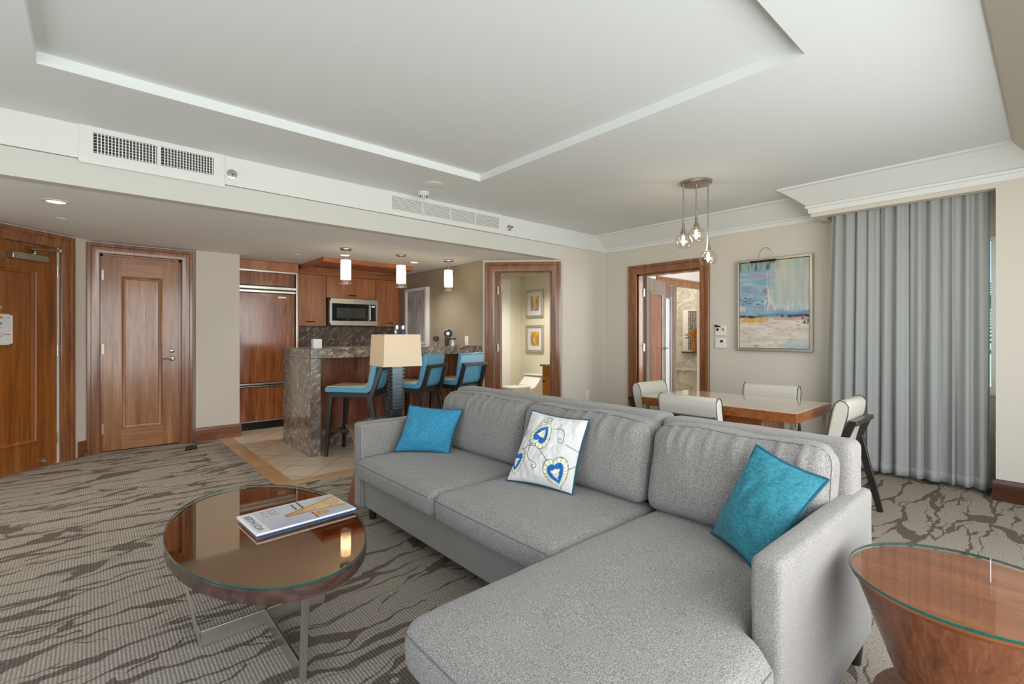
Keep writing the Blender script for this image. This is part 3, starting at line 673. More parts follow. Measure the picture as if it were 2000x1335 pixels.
# canopy below the ceiling
t=thing('ceiling_canopy','dropped wood canopy panel on the kitchen ceiling before the cabinets','canopy',(2.14,5.89,2.154))
c=MB(); c.prism([(0,0),(1.235,0),(1.40,.86),(0,.92)],-.012,0)
c.build('panel',M['wood_canopy'],t)
prof=[(0,-.012),(0,-.05),(.012,-.058),(.03,-.058),(.05,-.035),(.055,-.012)]
c=MB(); P4=[(0,0),(1.235,0),(1.41,.84)]; c.sweep([(0,.95),(0,0),(1.235,0),(1.41,.84)],prof,side=1); c.build('edge_moulding',M['wood_canopy'],t)
c=MB(); c.box((.60,.05,-.016),(.61,.85,-.012)); c.build('seam',M['wood_dark'],t)
c=MB()
for i in range(16): c.box((.12+i*.03,.78,-.02),(.135+i*.03,.80,-.012))
c.build('vent_holes',M['black'],t)
# bar
t=thing('bar_counter','tall granite waterfall bar counter with wood front panel','bar counter',(1.635,4.85,0))
c=MB(); c.box((0,0,.97),(2.12,.92,1.067)); c.build('countertop',M['granite'],t,bevel=.004)
c=MB(); c.box((0,0,0),(.10,.90,.97)); c.build('end_panel',M['granite'],t,bevel=.003)
c=MB(); c.box((.10,.40,.165),(2.12,.84,.97)); c.build('front_panel',M['wood_bar'],t)
c=MB(); c.box((.10,.38,0),(2.12,.84,.165)); c.build('plinth',M['granite'],t,bevel=.002)
c=MB(); c.box((.10,.383,.165),(2.12,.40,.185)); c.build('trim_rail',M['wood_frame_h'],t)
o=MB().box((-.042,-.035,0),(.042,.035,.095)).build('card_box',M['plastic'],bevel=.003); o.location=(1.735,4.97,1.067); tag(o,'small plain white box on the left end of the bar','box')
def bottle(label,x,y):
    t=thing('bottle',label,'bottle',(x,y,1.067),0,'bottles on the bar')
    MB().lathe([(.028,0),(.030,.02),(.030,.14),(.022,.18),(.014,.20),(.014,.215)],n=20).build('body',M['glass'],t,smooth=True)
    MB().lathe([(.0308,.05),(.0308,.19)],n=20,cap=False).build('label',plain('navy_label','2c4a7c',.5),t,smooth=True)
    MB().lathe([(.0255,.20),(.0265,.205),(.0265,.250),(.022,.254)],n=20).build('cap',M['chrome'],t,smooth=True)
bottle('blue labelled bottle with silver cap on bar, left one above lampshade',2.86,5.40); bottle('blue labelled bottle with silver cap on bar, right one above lampshade',2.955,5.42)
t=thing('coffee_machine','black pod coffee machine with raised round head beside steel canister base','coffee machine',(3.58,5.30,1.067),math.radians(-40))
MB().lathe([(.048,0),(.050,.01),(.050,.075),(.052,.08)],(.035,0,0),26).build('canister',M['steel'],t,smooth=True)
MB().lathe([(.053,.075),(.053,.092)],(.035,0,0),26).build('canister_rim',M['black'],t,smooth=True)
mm=Matrix.Translation((-.02,0,.155))@Matrix.Rotation(PI/2,4,'X')
MB().lathe([(.045,-.03),(.055,-.02),(.055,.02),(.045,.03)],n=26,mat=mm).build('head',M['black'],t,smooth=True)
MB().lathe([(.026,.03),(.022,.038)],n=20,mat=mm).build('head_cap',M['chrome'],t,smooth=True)
c=MB(); c.box((-.065,-.03,0),(-.02,.03,.14)); c.build('column',M['black'],t,bevel=.008)
c=MB(); c.tube([(-.02+.058*math.cos(a),-.034,.155+.058*math.sin(a)) for a in [i*PI/8-.3 for i in range(11)]]+[(.03,-.034,.09)],.004,6); c.build('lever',M['chrome'],t,smooth=True)
t=thing('milk_frother','small round black and chrome frother on the bar near artwork','frother',(3.44,5.42,1.067),math.radians(-40))
MB().lathe([(.03,0),(.022,.03),(.015,.05)],n=20).build('base',M['chrome'],t,smooth=True)
MB().lathe([(.03,-.02),(.038,-.012),(.038,.012),(.03,.02)],n=24,mat=Matrix.Translation((0,0,.088))@Matrix.Rotation(PI/2,4,'X')).build('head',M['black'],t,smooth=True)
c=MB(); c.tube([(.03,0,0),(.045,0,.05),(.045,0,.10)],.004,6); c.build('handle',M['chrome'],t,smooth=True)
# kitchen artwork, switch
def streak(u,v):
    n=noise.noise(Vector((u*26,v*3.2,1)))+.5*noise.noise(Vector((u*60,v*5,4)))
    return lerp(L('8b8b89')[:3],L('cbcbc8')[:3],cl(.5+n*.8))
picture('wall_art','tall grey streaked artwork in white box frame on taupe wall','picture',(3.758,6.41,1.06),-PI/2,.64,.85,.045,.06,M['plastic'],streak,60,90,0,None,.03)
t=thing('light_switch','white rocker light switch on the taupe kitchen wall','switch',(3.76,5.165,1.07),-PI/2)
MB().box((-.037,-.007,0),(.037,0,.118)).build('plate',M['plastic'],t,bevel=.002); MB().box((-.016,-.012,.03),(.016,-.006,.088)).build('rocker',M['plastic'],t,bevel=.002)
t=thing('wall_outlet','white electrical outlet low on the beige wall beyond the sofa','outlet',(4.955,YS,.345),0)
MB().box((-.037,-.007,0),(.037,0,.118)).build('plate',M['plastic'],t,bevel=.002)
for z in (.035,.083):
    c=MB(); c.box((-.016,-.010,z-.014),(.016,-.006,z+.014)); s_=c.build('socket',M['plastic'],t,bevel=.002)
    MB().box((-.008,-.0108,z-.004),(-.005,-.0095,z+.006)).box((.005,-.0108,z-.004),(.008,-.0095,z+.006)).build('slots',M['black'],s_)
def thermostat(label,z,kind):
    t=thing('thermostat',label,'thermostat',(XW,2.49,z),-PI/2,'wall controls beside the bedroom door')
    MB().box((-.062,-.022,0),(.062,0,.118)).build('housing',M['plastic'],t,bevel=.006)
    if kind: 
        MB().box((-.045,-.0245,.055),(-.018,-.0215,.085)).build('display',M['darkgrey'],t); MB().box((.02,-.0245,.058),(.045,-.0215,.082)).build('button',M['nickel'],t)
        MB().prism([(-.062,0),(.01,0),(-.0,.014),(-.062,.032)],0,.004,mat=Matrix.Translation((0,-.022,.095))@Matrix.Rotation(PI/2,4,'X')).build('sensor_window',M['black'],t)
    else:
        MB().box((.0,-.0245,.065),(.03,-.0215,.09)).build('display',M['black'],t); MB().box((.0,-.0245,.03),(.03,-.0215,.05)).build('button',M['white'],t)
thermostat('white wall control with black corner, upper of two by door',1.195,1); thermostat('white thermostat with small black display, lower of two by door',1.055,0)
# ------------------------------------------------------------------ CEILING ITEMS
t=thing('air_vent','large white supply air grille with crossed black openings above the entry','vent',(-.054,YS-.012,2.345))
Wv=.815; c=MB(); c.casing(Wv-.15,.165,[(0,-.004),(0,.006),(.004,.008),(.070,.008),(.074,.004),(.074,-.004)],0,Matrix.Translation((.075,0,0)),z0=.035,full=True); c.box((.405,-.008,.03),(.427,.0,.17)); c.build('frame',M['white'],t,bevel=.001)
MB().box((.07,-.001,.03),(.745,.0005,.17)).build('dark_opening',M['black'],t)
c=MB()
for i in range(1,19): c.box((.077+i*.0178-.003,-.006,.034),(.077+i*.0178+.003,-.002,.166)); 
for i in range(1,18): c.box((.43+i*.0178-.003,-.006,.034),(.43+i*.0178+.003,-.002,.166))
c.build('vertical_blades',M['white'],t)
c=MB()
for j in range(7): c.box((.077,-.004,.040+j*.0195),(.74,-.001,.0455+j*.0195))
c.build('horizontal_blades',plain('grey_blade_paint','a9aaa8',.6),t)
t=thing('air_vent','long white linear return grille above the kitchen pendants','vent',(2.068,YS-.012,2.345))
c=MB(); c.casing(1.30,.165,[(0,-.002),(0,.008),(.045,.008),(.049,.004),(.049,-.002)],0,Matrix.Translation((.05,0,0)),z0=.035,full=True)
for x in (.37,.70,1.02): c.box((x,-.008,.03),(x+.014,0,.17))
c.build('frame',M['white'],t,bevel=.001)
c=MB()
for j in range(9): c.beam((.05,-.004,.041+j*.0148),(1.35,-.004,.041+j*.0148),.009,.009,up=(0,.5,1))
c.build('louvres',M['white'],t)
MB().box((.05,.0,.035),(1.35,.0008,.165)).build('backing',plain('shadow_grey','8b8b88',.8),t)
def sprinkler(label,x,z):
    t=thing('sprinkler',label,'sprinkler',(x,YS-.012,z),0,'wall sprinklers on the soffit'); r=Matrix.Rotation(PI/2,4,'X')
    MB().lathe([(.036,0),(.034,.005),(.022,.008)],n=26,mat=r).build('escutcheon',M['chrome'],t,smooth=True)
    MB().lathe([(.014,.006),(.012,.03)],n=14,mat=r).build('body',M['chrome'],t,smooth=True)
    c=MB(); c.tube([(-.012,-.02,0),(-.016,-.04,0),(0,-.052,0),(.016,-.04,0),(.012,-.02,0)],.003,6); c.box((-.014,-.056,-.010),(.014,-.053,.012)); c.build('deflector',M['nickel'],t)
sprinkler('chrome side sprinkler right of the black grille',.806,2.416); sprinkler('chrome side sprinkler right of the long louvred grille',3.573,2.418)
t=thing('smoke_detector','white smoke detector on ceiling by the long louvred grille','smoke detector',(2.36,3.93,CZ))
MB().lathe([(.055,0),(.055,-.01),(.045,-.016),(.034,-.03),(.034,-.034)],n=30).build('base',M['plastic'],t,smooth=True)
MB().lathe([(.030,-.034),(.028,-.050),(.02,-.056)],n=24).build('sensor_head',M['plastic'],t,smooth=True)
c=MB()
for i in range(10):
    a=i*PI/5; c.box((-.003,-.003,-.008),(.003,.003,.008),0,Matrix.Translation((.031*math.cos(a),.031*math.sin(a),-.041))@Matrix.Rotation(a,4,'Z'))
c.build('vent_slots',M['black'],t)
c=MB(); c.lathe([(.09,0),(.09,-.004),(.082,-.007)],n=36); o=c.build('ceiling_speaker',M['white'],smooth=True); o.location=(2.30,3.66,CZ); tag(o,'flat round white cover plate on ceiling next to the detector','cover plate')
def downlight(label,x,y,lit=True,e=10):
    t=thing('downlight',label,'downlight',(x,y,LZ),0,'recessed lights in the low ceiling')
    MB().lathe([(.075,0),(.075,-.004),(.055,-.006),(.052,-.002)],n=30,cap=False).build('trim_ring',M['white'],t,smooth=True)
    MB().lathe([(.053,-.0025),(.053,-.001)],n=30).build('lens',M['down_glow'] if lit else M['white'],t)
    spot('downlight_beam',(x,y,LZ-.03),e,(1,.94,.85),130,.05)
downlight('lit recessed downlight above the entry door',-.177,4.70,e=30)
downlight('added recessed downlight, out of view, brightening the entry corner',-1.0,4.72,e=26)  # added to brighten the entry; no fixture is seen there
downlight('chrome recessed downlight behind the left bar pendant',2.288,5.60,e=34); downlight('chrome recessed downlight right of the middle bar pendant',3.20,5.56,e=30)
for lab,x,y in (('small round white sprinkler cover on ceiling near entry','a',0),('small round white sprinkler cover on ceiling near the wood canopy','b',0)):
    o=MB().lathe([(.04,0),(.038,-.005)],n=24).build('sprinkler_cover',M['ceil'],smooth=True); o.location=(-.17,5.375,LZ) if x=='a' else (1.86,5.95,LZ); tag(o,lab,'sprinkler cover','ceiling sprinkler covers')
# bar pendants
def pendant():
    t=thing('pendant_light','','pendant lamp',(0,0,0),0,'glass cylinder pendants over the bar')
    MB().lathe([(.065,0),(.065,-.018),(.055,-.024)],n=28).build('canopy',M['chrome'],t,smooth=True)
    MB().tube([(0,0,-.02),(0,0,-.14)],.003,8).build('stem',M['nickel'],t)
    sh=MB().lathe([(.066,-.155),(.066,-.390)],n=30,cap=False).build('outer_glass',M['globe'],t,smooth=True)
    MB().lathe([(.067,-.390),(.067,-.386),(.064,-.386),(.064,-.390)],n=30,cap=False).build('glass_rim',M['nickel'],sh,smooth=True)
    MB().lathe([(.005,-.132),(.052,-.134),(.052,-.348)],n=30,cap=False).build('inner_diffuser',M['pendant_diff'],t,smooth=True)
    MB().lathe([(.006,0),(.006,.01)],n=10,mat=Matrix.Translation((-.02,-.045,-.17))@Matrix.Rotation(PI/2,4,'X')).build('screw',M['black'],t)
    return t
pd=pendant(); pl=[(2.105,5.13,LZ),(2.755,5.095,LZ),(3.412,5.08,LZ)]
labs=['left frosted glass cylinder pendant over the bar, nearest refrigerator','middle frosted glass cylinder pendant over the bar','right frosted glass cylinder pendant over the bar, against taupe wall']
pd.location=pl[0]; pd['label']=labs[0]; dup(pd,pl[1],0,labs[1]); dup(pd,pl[2],0,labs[2])
for p in pl: point('pendant_lamp_light',(p[0],p[1],LZ-.26),9,(1,.88,.70),.02)
# chandelier
t=thing('chandelier','three globe cluster pendant of clear glass over the dining table','chandelier',(3.986,2.076,CZ))
MB().lathe([(.13,0),(.13,-.018),(.122,-.024)],n=44).build('canopy',M['nickel'],t,smooth=True)
for dx,dy,dz in ((-.085,.075,-.52),(.0,-.0,-.465),(.075,-.07,-.665)):
    top=dz+.16
    g=MB().lathe([(.028,.062),(.052,.05),(.070,.02),(.074,-.006),(.068,-.034),(.052,-.056),(.044,-.060)],(dx,dy,dz),34,cap=False).build('glass_globe',M['globe'],t,smooth=True)
    MB().tube([(dx,dy,-.02),(dx,dy,top)],.006,10).build('rod',M['nickel'],t,smooth=True)
    MB().lathe([(.03,.060),(.024,.075),(.013,.11),(.011,.16)],(dx,dy,dz),20).build('socket_cap',M['nickel'],t,smooth=True)
    MB().lathe([(.004,.05),(.012,.03),(.014,-.015),(.008,-.03)],(dx,dy,dz),14).build('bulb',M['bulb'],g,smooth=True)
    point('chandelier_bulb_light',(3.986+dx,2.076+dy,CZ+dz-.04),1.2,(1,.82,.58),.02)
# ------------------------------------------------------------------ PAINTING
def seascape(u,v):
    # u left to right, v bottom to top
    n=lambda a,b,s=0:noise.noise(Vector((u*a,v*b,s)))
    hor=.35+.012*n(6,1,3)
    if v<hor:
        c=lerp(L('cfc2b4')[:3],L('e0d5c8')[:3],cl(.5+1.2*n(4,26,1)))
        c=lerp(c,L('a3b9c4')[:3],cl((.13-v)/.13)*cl(.4+1.6*n(3,14,6)))
        c=lerp(c,L('9d8a86')[:3],cl(n(10,50,8)*1.6-.25))
        if v>hor-.055 and u<.42+.1*n(20,3,2): c=lerp(c,L('d5a03a')[:3],cl(.75+n(18,40,2)))
        elif v>hor-.03 and u>.5: c=lerp(c,L('c08070')[:3],.6)
        if u>.9 and v>hor-.08: c=lerp(c,L('4b3a44')[:3],cl(.3+1.5*n(40,40,5)))
    else:
        c=lerp(L('7fa0b4')[:3],L('9fbecb')[:3],cl(.5+1.2*n(4,24,2)))
        w=sm(.36,.62,u+.12*n(3,2,9))*sm(.44,.52,v)
        c=lerp(c,lerp(L('a9b4b2')[:3],L('bfc0b4')[:3],cl(.5+1.3*n(16,3,7))),w)
        c=lerp(c,L('d2c8a8')[:3],.7*math.exp(-((u-.62)/.13)**2)*sm(.7,1,v))
        if v>.88: c=lerp(c,lerp(L('8faaa6')[:3],L('4c5a60')[:3],cl(n(34,5,4)*2)),sm(.88,.93,v)*(1-w*.8))
        if .80<v<.87 and u<.6: c=lerp(c,L('a88aa2')[:3],cl(.35+1.4*n(7,40,3))*(1-w))
        if .60<v<.70 and u<.45: c=lerp(c,L('9a7384')[:3],cl(n(9,60,5)*3-.35))
        if .50<v<.60 and u<.45: c=lerp(c,L('54506a')[:3],cl(n(16,70,6)*3-.3))
        pk=.42+.17*math.exp(-((u-.44)/.06)**2)+.2*math.exp(-((u-.42)/.014)**2)+.12*abs(n(30,0,11))
        if v>.43 and v<pk+.06 and (u>.38 or u<.1): c=lerp(c,L('d8ccc2')[:3],cl(.45+1.5*n(40,10,12))*.9)
        c=lerp(c,L('5f86a2')[:3],sm(.46,.38,v)*cl(.3+1.3*n(5,30,14)))
        if v<hor+.03: c=lerp(c,L('33304f')[:3],cl(.85+n(14,30,15)) if (u<.28 or u>.62) else .35)
    return c
pt=picture('painting','abstract seascape painting in champagne frame on the dining wall','painting',(XW-.002,1.93,1.035),-PI/2,.735,.97,.028,.055,M['silver_frame'],seascape,120,160,0,None,.042)
t=thing('picture_light','slim gooseneck picture lamp clipped over the seascape painting','lamp',(XW-.05,1.98,2.0),-PI/2)
c=MB(); c.tube([(-.13,-.10,-.035),(.12,-.10,-.035)],.010,12); c.build('lamp_bar',M['brown_metal'],t,smooth=True)
c=MB(); c.tube([(.05,-.0,-.02),(.05,-.01,.05),(.03,-.03,.095),(0,-.055,.11),(-.03,-.085,.085),(-.045,-.1,.03),(-.045,-.1,-.03)],.0035,8); c.build('gooseneck',M['nickel'],t,smooth=True)
c=MB(); c.box((.03,-.008,-.05),(.07,.0,.0)); c.build('clip',M['nickel'],t)
# ------------------------------------------------------------------ WINDOW + OUTSIDE + CURTAIN
w1=sempty('window_1',(XW,.29,.76),0)
c=MB(); c.casing(.96,1.22,[(0,-.02),(0,.02),(-.04,.02),(-.04,-.02)],0,Matrix.Rotation(PI/2,4,'Z'),z0=0,full=True); c.build('window_frame',M['white'],w1)
MB().box((.06,.0,.0),(.064,.96,1.22)).build('pane',M['glass'],w1)
MB().box((-.03,.0,-.03),(.12,.96,0)).build('sill',M['white'],w1)
t=thing('balcony_railing','teal metal balcony railing seen through window gap','railing',(6.6,-1.2,0))
c=MB(); c.box((0,0,1.02),(.05,4,1.06)); c.box((0,0,.1),(.04,4,.13)); c.build('rail',M['ext'],t)
c=MB()
for i in range(40): c.box((.01,.05+i*.1,.12),(.03,.07+i*.1,1.02))
c.build('balusters',M['ext'],t)['kind']='stuff'
t=thing('palm','green palm fronds outside beyond the balcony railing','palm',(8.7,.25,-2))
MB().lathe([(.14,0),(.11,3.6)],n=12).build('trunk',plain('palm_trunk','7b6a52',.9,0,.2),t,smooth=True)
c=MB(); rr=random.Random(8)
for i in range(14):
    a=i*2*PI/14+rr.uniform(-.2,.2); e=rr.uniform(.1,.9); pts=[Vector((0,0,3.6))]
    for k_ in range(1,12):
        s_=k_/11*1.25; pts.append(Vector((math.cos(a)*s_,math.sin(a)*s_,3.6+e*s_-.55*s_*s_)))
    for k_ in range(11):
        p,q=pts[k_],pts[k_+1]; sd=Vector((-math.sin(a),math.cos(a),0))
        for sg in (-1,1):
            for m_ in (0,.5):
                b0=p.lerp(q,m_); tip=b0+sd*sg*.32+(q-p)*1.2+Vector((0,0,-.12)); w_=(q-p)*.28
                c.add([b0,b0+w_,tip],[(0,1,2)])
c.build('fronds',M['green'],t)
o=MB().box((5.48,-2,-.3),(6.75,3,-.05)).build('balcony_slab',M['extwall']); struct(o)
def curt(u,v):
    # u along Y from right (.31) to left, v bottom to top
    y=.312+(1.345-.312)*u
    z=.035+(2.40-.035)*v
    ph=u*12.5*2*PI/1.12; fold=math.sin(ph+1.5*math.sin(u*7)+.5*math.sin(v*2+u*30))
    amp=.014+.016*(1-v)+.012*noise.noise(Vector((u*9,0,2)))
    x=5.10+amp*fold+.010*noise.noise(Vector((u*22,v*.8,1)))+.006*math.sin(ph*2.3+1)
    y+=.05*(1-v)*(u**6)+.012*math.cos(ph)*(1.1-v*.3)
    return (x,y,z)
t=thing('curtain','floor length grey sheer curtain drawn across the dining window','curtain',(0,0,0))
gridmesh('fabric',M['curtain'],t,420,40,curt,None,.002)
def hem(u,v):
    p=Vector(curt(u,v*.034)); return (p.x-.0035,p.y,.032+.085*v)
gridmesh('hem',M['curtain'],t,420,2,hem,None,.002)
MB().box((5.06,.30,2.395),(5.12,1.39,2.42)).build('track',M['white'],t)
# ------------------------------------------------------------------ SOFT FURNITURE HELPERS
def rbox(nm,parent,mat,lo,hi,r,n=(16,16,8),fn=None,seed=0,wr=.0,pipe=None,pipemat=None):
    """rounded, softly puffed box; fn(p,nrm,q)->offset Vector with q in -1..1"""
    lo=Vector(lo);hi=Vector(hi);ce=(lo+hi)/2;hf=(hi-lo)/2
    def mp(q):
        p=Vector((q[0]*hf.x,q[1]*hf.y,q[2]*hf.z))
        core=Vector([cl(p[i],-(hf[i]-r),hf[i]-r) for i in range(3)])
        d=p-core
        if d.length>1e-9:
            m=max(abs(d.x),abs(d.y),abs(d.z)); d=d.normalized()*m if m>0 else d
        nn=d.normalized() if d.length>1e-9 else Vector((0,0,0))
        o=core+d
        if fn: o=o+fn(o,nn,q)
        if wr:
            w=noise.noise(Vector((o.x*9+seed,o.y*9,o.z*9)))*wr+noise.noise(Vector((o.x*24+seed,o.y*24,o.z*24)))*wr*.3
            o=o+(nn if nn.length>0 else Vector((0,0,1)))*w
        return o+ce
    bm=bmesh.new(); vd={}
    def V(q):
        k_=tuple(round(a,5) for a in q)
        if k_ not in vd: vd[k_]=bm.verts.new(mp(q))
        return vd[k_]
    def dist(n_,h):   # denser samples near the rounded edges
        e=min(.45,r/h); pts=[-1+2*e*.5*i/3 for i in range(4)]
        pts=[-1,-1+e*.33,-1+e*.66,-1+e]; k_=max(2,n_)
        mid=[-1+e+(2-2*e)*i/k_ for i in range(1,k_)]
        return pts+mid+[1-e,1-e*.66,1-e*.33,1]
    A=[dist(n[i],hf[i]) for i in range(3)]
    for ax in range(3):
        b_,c_=(ax+1)%3,(ax+2)%3
        for sg in (-1,1):
            for i in range(len(A[b_])-1):
                for j in range(len(A[c_])-1):
                    qs=[]
                    for di,dj in ((0,0),(1,0),(1,1),(0,1)):
                        q=[0,0,0]; q[ax]=sg; q[b_]=A[b_][i+di]; q[c_]=A[c_][j+dj]; qs.append(V(q))
                    if sg<0: qs=qs[::-1]
                    try: bm.faces.new(qs)
                    except ValueError: pass
    bmesh.ops.recalc_face_normals(bm,faces=bm.faces)
    me=bpy.data.meshes.new(nm); bm.to_mesh(me); bm.free(); me.materials.append(mat); me.shade_smooth()
    o=bpy.data.objects.new(nm,me); COL.objects.link(o)
    if parent: o.parent=parent
    if pipe:
        c=MB()
        for loop in pipe:
            pts=[mp(q)+Vector(0 for _ in range(3)) for q in loop]; c.tube(pts,.0022,6,closed=True)
        c.build('seam_piping',pipemat or M['piping'],o,smooth=True)
    return o
def ring(ax,val,n=24,e=.97):
    """seam loop of q coordinates on the face plane ax=val (near an edge)"""
    b_,c_=(ax+1)%3,(ax+2)%3; out=[]
    for k_,(x0,y0,x1,y1) in enumerate(((-1,-1,1,-1),(1,-1,1,1),(1,1,-1,1),(-1,1,-1,-1))):
        for i in range(n):
            t_=i/n; q=[0,0,0]; q[ax]=val; q[b_]=(x0+(x1-x0)*t_); q[c_]=(y0+(y1-y0)*t_); out.append(tuple(q))
    return out
def pillow(name,label,bl,br,tr,tl,T,mat,pipemat,colfn=None,nrm_flip=False,n=34,parts_lab=None,group=None,back=None):
    bl,br,tr,tl=[Vector(p) for p in (bl,br,tr,tl)]; ce=(bl+br+tr+tl)/4
    t=thing(name,label,'pillow',tuple(ce),0,group)
    N=((br-bl).cross(tl-bl)).normalized()
    if N.dot(Vector((0,0,CAMH))-ce)<0: N=-N
    def P(u,v,sg):
        p=bl.lerp(br,u).lerp(tl.lerp(tr,u),v)
        a=2*u-1;b_=2*v-1
        # concave sides, ears at the corners
        cx=(ce-p); pull=.055*((1-abs(a)**2)*abs(b_)**3+(1-abs(b_)**2)*abs(a)**3)
        p=p+cx*pull*1.3
        h=T*(max(0,(1-a*a))**.55)*(max(0,(1-b_*b_))**.55)*(.85+.15*(1-v))
        w=.009*noise.noise(Vector((u*6+bl.x*9,v*6,T*90)))+.004*noise.noise(Vector((u*17,v*13,bl.y)))+.014*noise.noise(Vector((a*3,b_*3,5)))*abs(a*b_)
        return p+N*sg*(h*.5+w*cl(h/T*1.6)+.0008)-ce
    f_=gridmesh('cover_front',mat,t,n,n,lambda u,v:P(u,v,1),colfn)
    gridmesh('cover_back',back or mat,t,n,n,lambda u,v:P(1-u,v,-1),None if not colfn else None)
    E_=[P(i/20,0,0) for i in range(20)]+[P(1,i/20,0) for i in range(20)]+[P(1-i/20,1,0) for i in range(20)]+[P(0,1-i/20,0) for i in range(20)]
    MB().tube(E_,.005,7,closed=True).build('piping',pipemat,t,smooth=True)
    return t
# ------------------------------------------------------------------ SOFA
S=thing('sectional_sofa','large grey upholstered sectional sofa with chaise in the living room','sofa',(1.33,.45,0))
def sl(x,y,z): return (x-1.33,y-.45,z)
rbox('base',S,M['fab_arm'],sl(1.33,1.15,.10),sl(2.14,2.94,.31),.012,(4,10,3))
rbox('chaise_base',S,M['fab_arm'],sl(.73,.52,.10),sl(2.14,1.185,.30),.02,(8,4,3))
def armfn(o,nn,q): return Vector((0,0,0))
rbox('armrest',S,M['fab_arm'],sl(1.30,2.935,.09),sl(2.20,3.045,.635),.022,(8,2,6),None,2,.0015,[ring(1,-.86,18)])
rbox('armrest',S,M['fab_arm'],sl(1.29,.450,.09),sl(2.20,.528,.635),.022,(8,2,6),None,5,.0015)
rbox('back_frame',S,M['fab_arm'],sl(2.03,1.245,.10),sl(2.20,2.934,.825),.035,(3,14,8),None,3,.003)
rbox('back_frame',S,M['fab_arm'],sl(2.03,.478,.10),sl(2.19,1.235,.818),.035,(3,10,8),None,8,.003)
def seatfn(o,nn,q):
    return Vector((0,0,.022*(1-q[0]**4)*(1-q[1]**4) if q[2]>0 else 0))+Vector((-.010*(1-q[1]**4)*(1-q[2]**2) if q[0]<0 else 0,0,0))
rbox('seat_cushion',S,M['fab'],sl(1.265,2.035,.285),sl(1.99,2.93,.425),.045,(16,18,4),seatfn,1,.0025,[ring(2,.62,20),ring(2,-.7,20)])
rbox('seat_cushion',S,M['fab'],sl(1.265,1.21,.285),sl(1.99,2.03,.425),.045,(16,18,4),seatfn,4,.0025,[ring(2,.62,20),ring(2,-.7,20)])
def chfn(o,nn,q):
    return Vector((0,0,.024*(1-q[0]**6)*(1-q[1]**4) if q[2]>0 else 0))+Vector((-.012*(1-q[1]**4)*(1-q[2]**2) if q[0]<0 else 0,0,0))
def chfn2(o,nn,q):
    d=chfn(o,nn,q)
    return d
def chl(o,nn,q):
    d=chfn(o,nn,q); xw=o.x+1.3175
    return d+Vector((0,(1-q[1])*.5*.085*sm(1.24,1.31,xw),0))
rbox('chaise_cushion',S,M['fab'],sl(.645,.448,.275),sl(1.99,1.203,.425),.05,(48,16,4),chl,7,.0025,[ring(2,.62,60),ring(2,-.7,60)])
def backfn(seed):
    def f_(o,nn,q):
        lean=(q[2]+1)*.5
        d=Vector((.075*lean,0,0))
        if q[0]<0: d+=Vector((-.045*(1-q[1]**4)*(1-abs(q[2])**3),0,0))
        d+=Vector((0,0,.004*math.sin(q[1]*5+seed)*max(0,q[2])))
        # gathered wrinkles along the top front seam
        if q[0]<=0 and q[2]>.2: d+=Vector((-.013*max(0,noise.noise(Vector((q[1]*13,seed,q[2]*.6)))*2)*sm(.1,.8,q[2])*(1-abs(q[1])**6),0,0))
        d+=Vector((0,0,-.016*abs(q[1])**8 if q[2]>0 else 0))
        return d
    return f_
for y0,y1,sd in ((2.075,2.92,1),(1.225,2.065,3),(.51,1.215,6)):
    rbox('back_cushion',S,M['fab'],sl(1.845,y0,.435),sl(2.005,y1,.812),.055,(4,54,20),backfn(sd),sd*3,.004,[ring(0,-.62,22)])
for x,y in ((1.40,2.97),(1.40,1.25),(2.12,2.97),(2.12,.49),(.82,1.12),(.82,.58)):
    MB().lathe([(.022,0),(.030,.10)],(x-1.33,y-.45,0),16).build('leg',M['espresso'],S,smooth=True)
# pillows
def at(px,py,D):
    u=(px-1000)/F_PX; v=(652.7-py)/F_PX; c_,s_=math.cos(TH),math.sin(TH)
    return ((c_+u*s_)*D,(s_-u*c_)*D,CAMH+v*D)
pillow('throw_pillow','turquoise velvet throw pillow by the left sofa arm',(1.50,2.86,.445),(1.73,2.57,.447),at(904,800,3.13),at(800,791,3.22),.12,M['teal_l'],M['teal_pipe'],group='throw pillows on the sofa')
pillow('throw_pillow','teal velvet throw pillow leaning by the right sofa armrest',at(1390,1040,1.83),at(1480,1119,1.53),at(1619,936,1.60),at(1478,868,1.74),.12,M['teal'],M['teal_pipe'],group='throw pillows on the sofa')
def heart(x,y,cx,cy,s,rot):
    dx,dy=(x-cx)/s,(y-cy)/s; c_,s_=math.cos(rot),math.sin(rot); X=dx*c_+dy*s_; Y=-dx*s_+dy*c_
    # tip at +Y
    Y=-Y; a=X*X+(Y-.62*math.sqrt(abs(X))*.9)**2
    return a**.5, X, Y
def seg(x,y,pts):
    best=9
    for (x0,y0),(x1,y1) in zip(pts,pts[1:]):
        dx,dy=x1-x0,y1-y0; t_=cl(((x-x0)*dx+(y-y0)*dy)/(dx*dx+dy*dy+1e-9)); best=min(best,math.hypot(x-x0-t_*dx,y-y0-t_*dy))
    return best
def curl(x0,y0,x1,y1,bend,spin):
    pts=[]; 
    for i in range(13):
        t_=i/12; nx,ny=-(y1-y0),(x1-x0); b_=math.sin(t_*PI)*bend; pts.append((x0+(x1-x0)*t_+nx*b_,y0+(y1-y0)*t_+ny*b_))
    a0=math.atan2(pts[-1][1]-pts[-2][1],pts[-1][0]-pts[-2][0]); x,y=pts[-1]; r=.05
    for i in range(16):
        a0+=spin*.38; r*=.93; x+=math.cos(a0)*r*.40; y+=math.sin(a0)*r*.40; pts.append((x,y))
    return pts
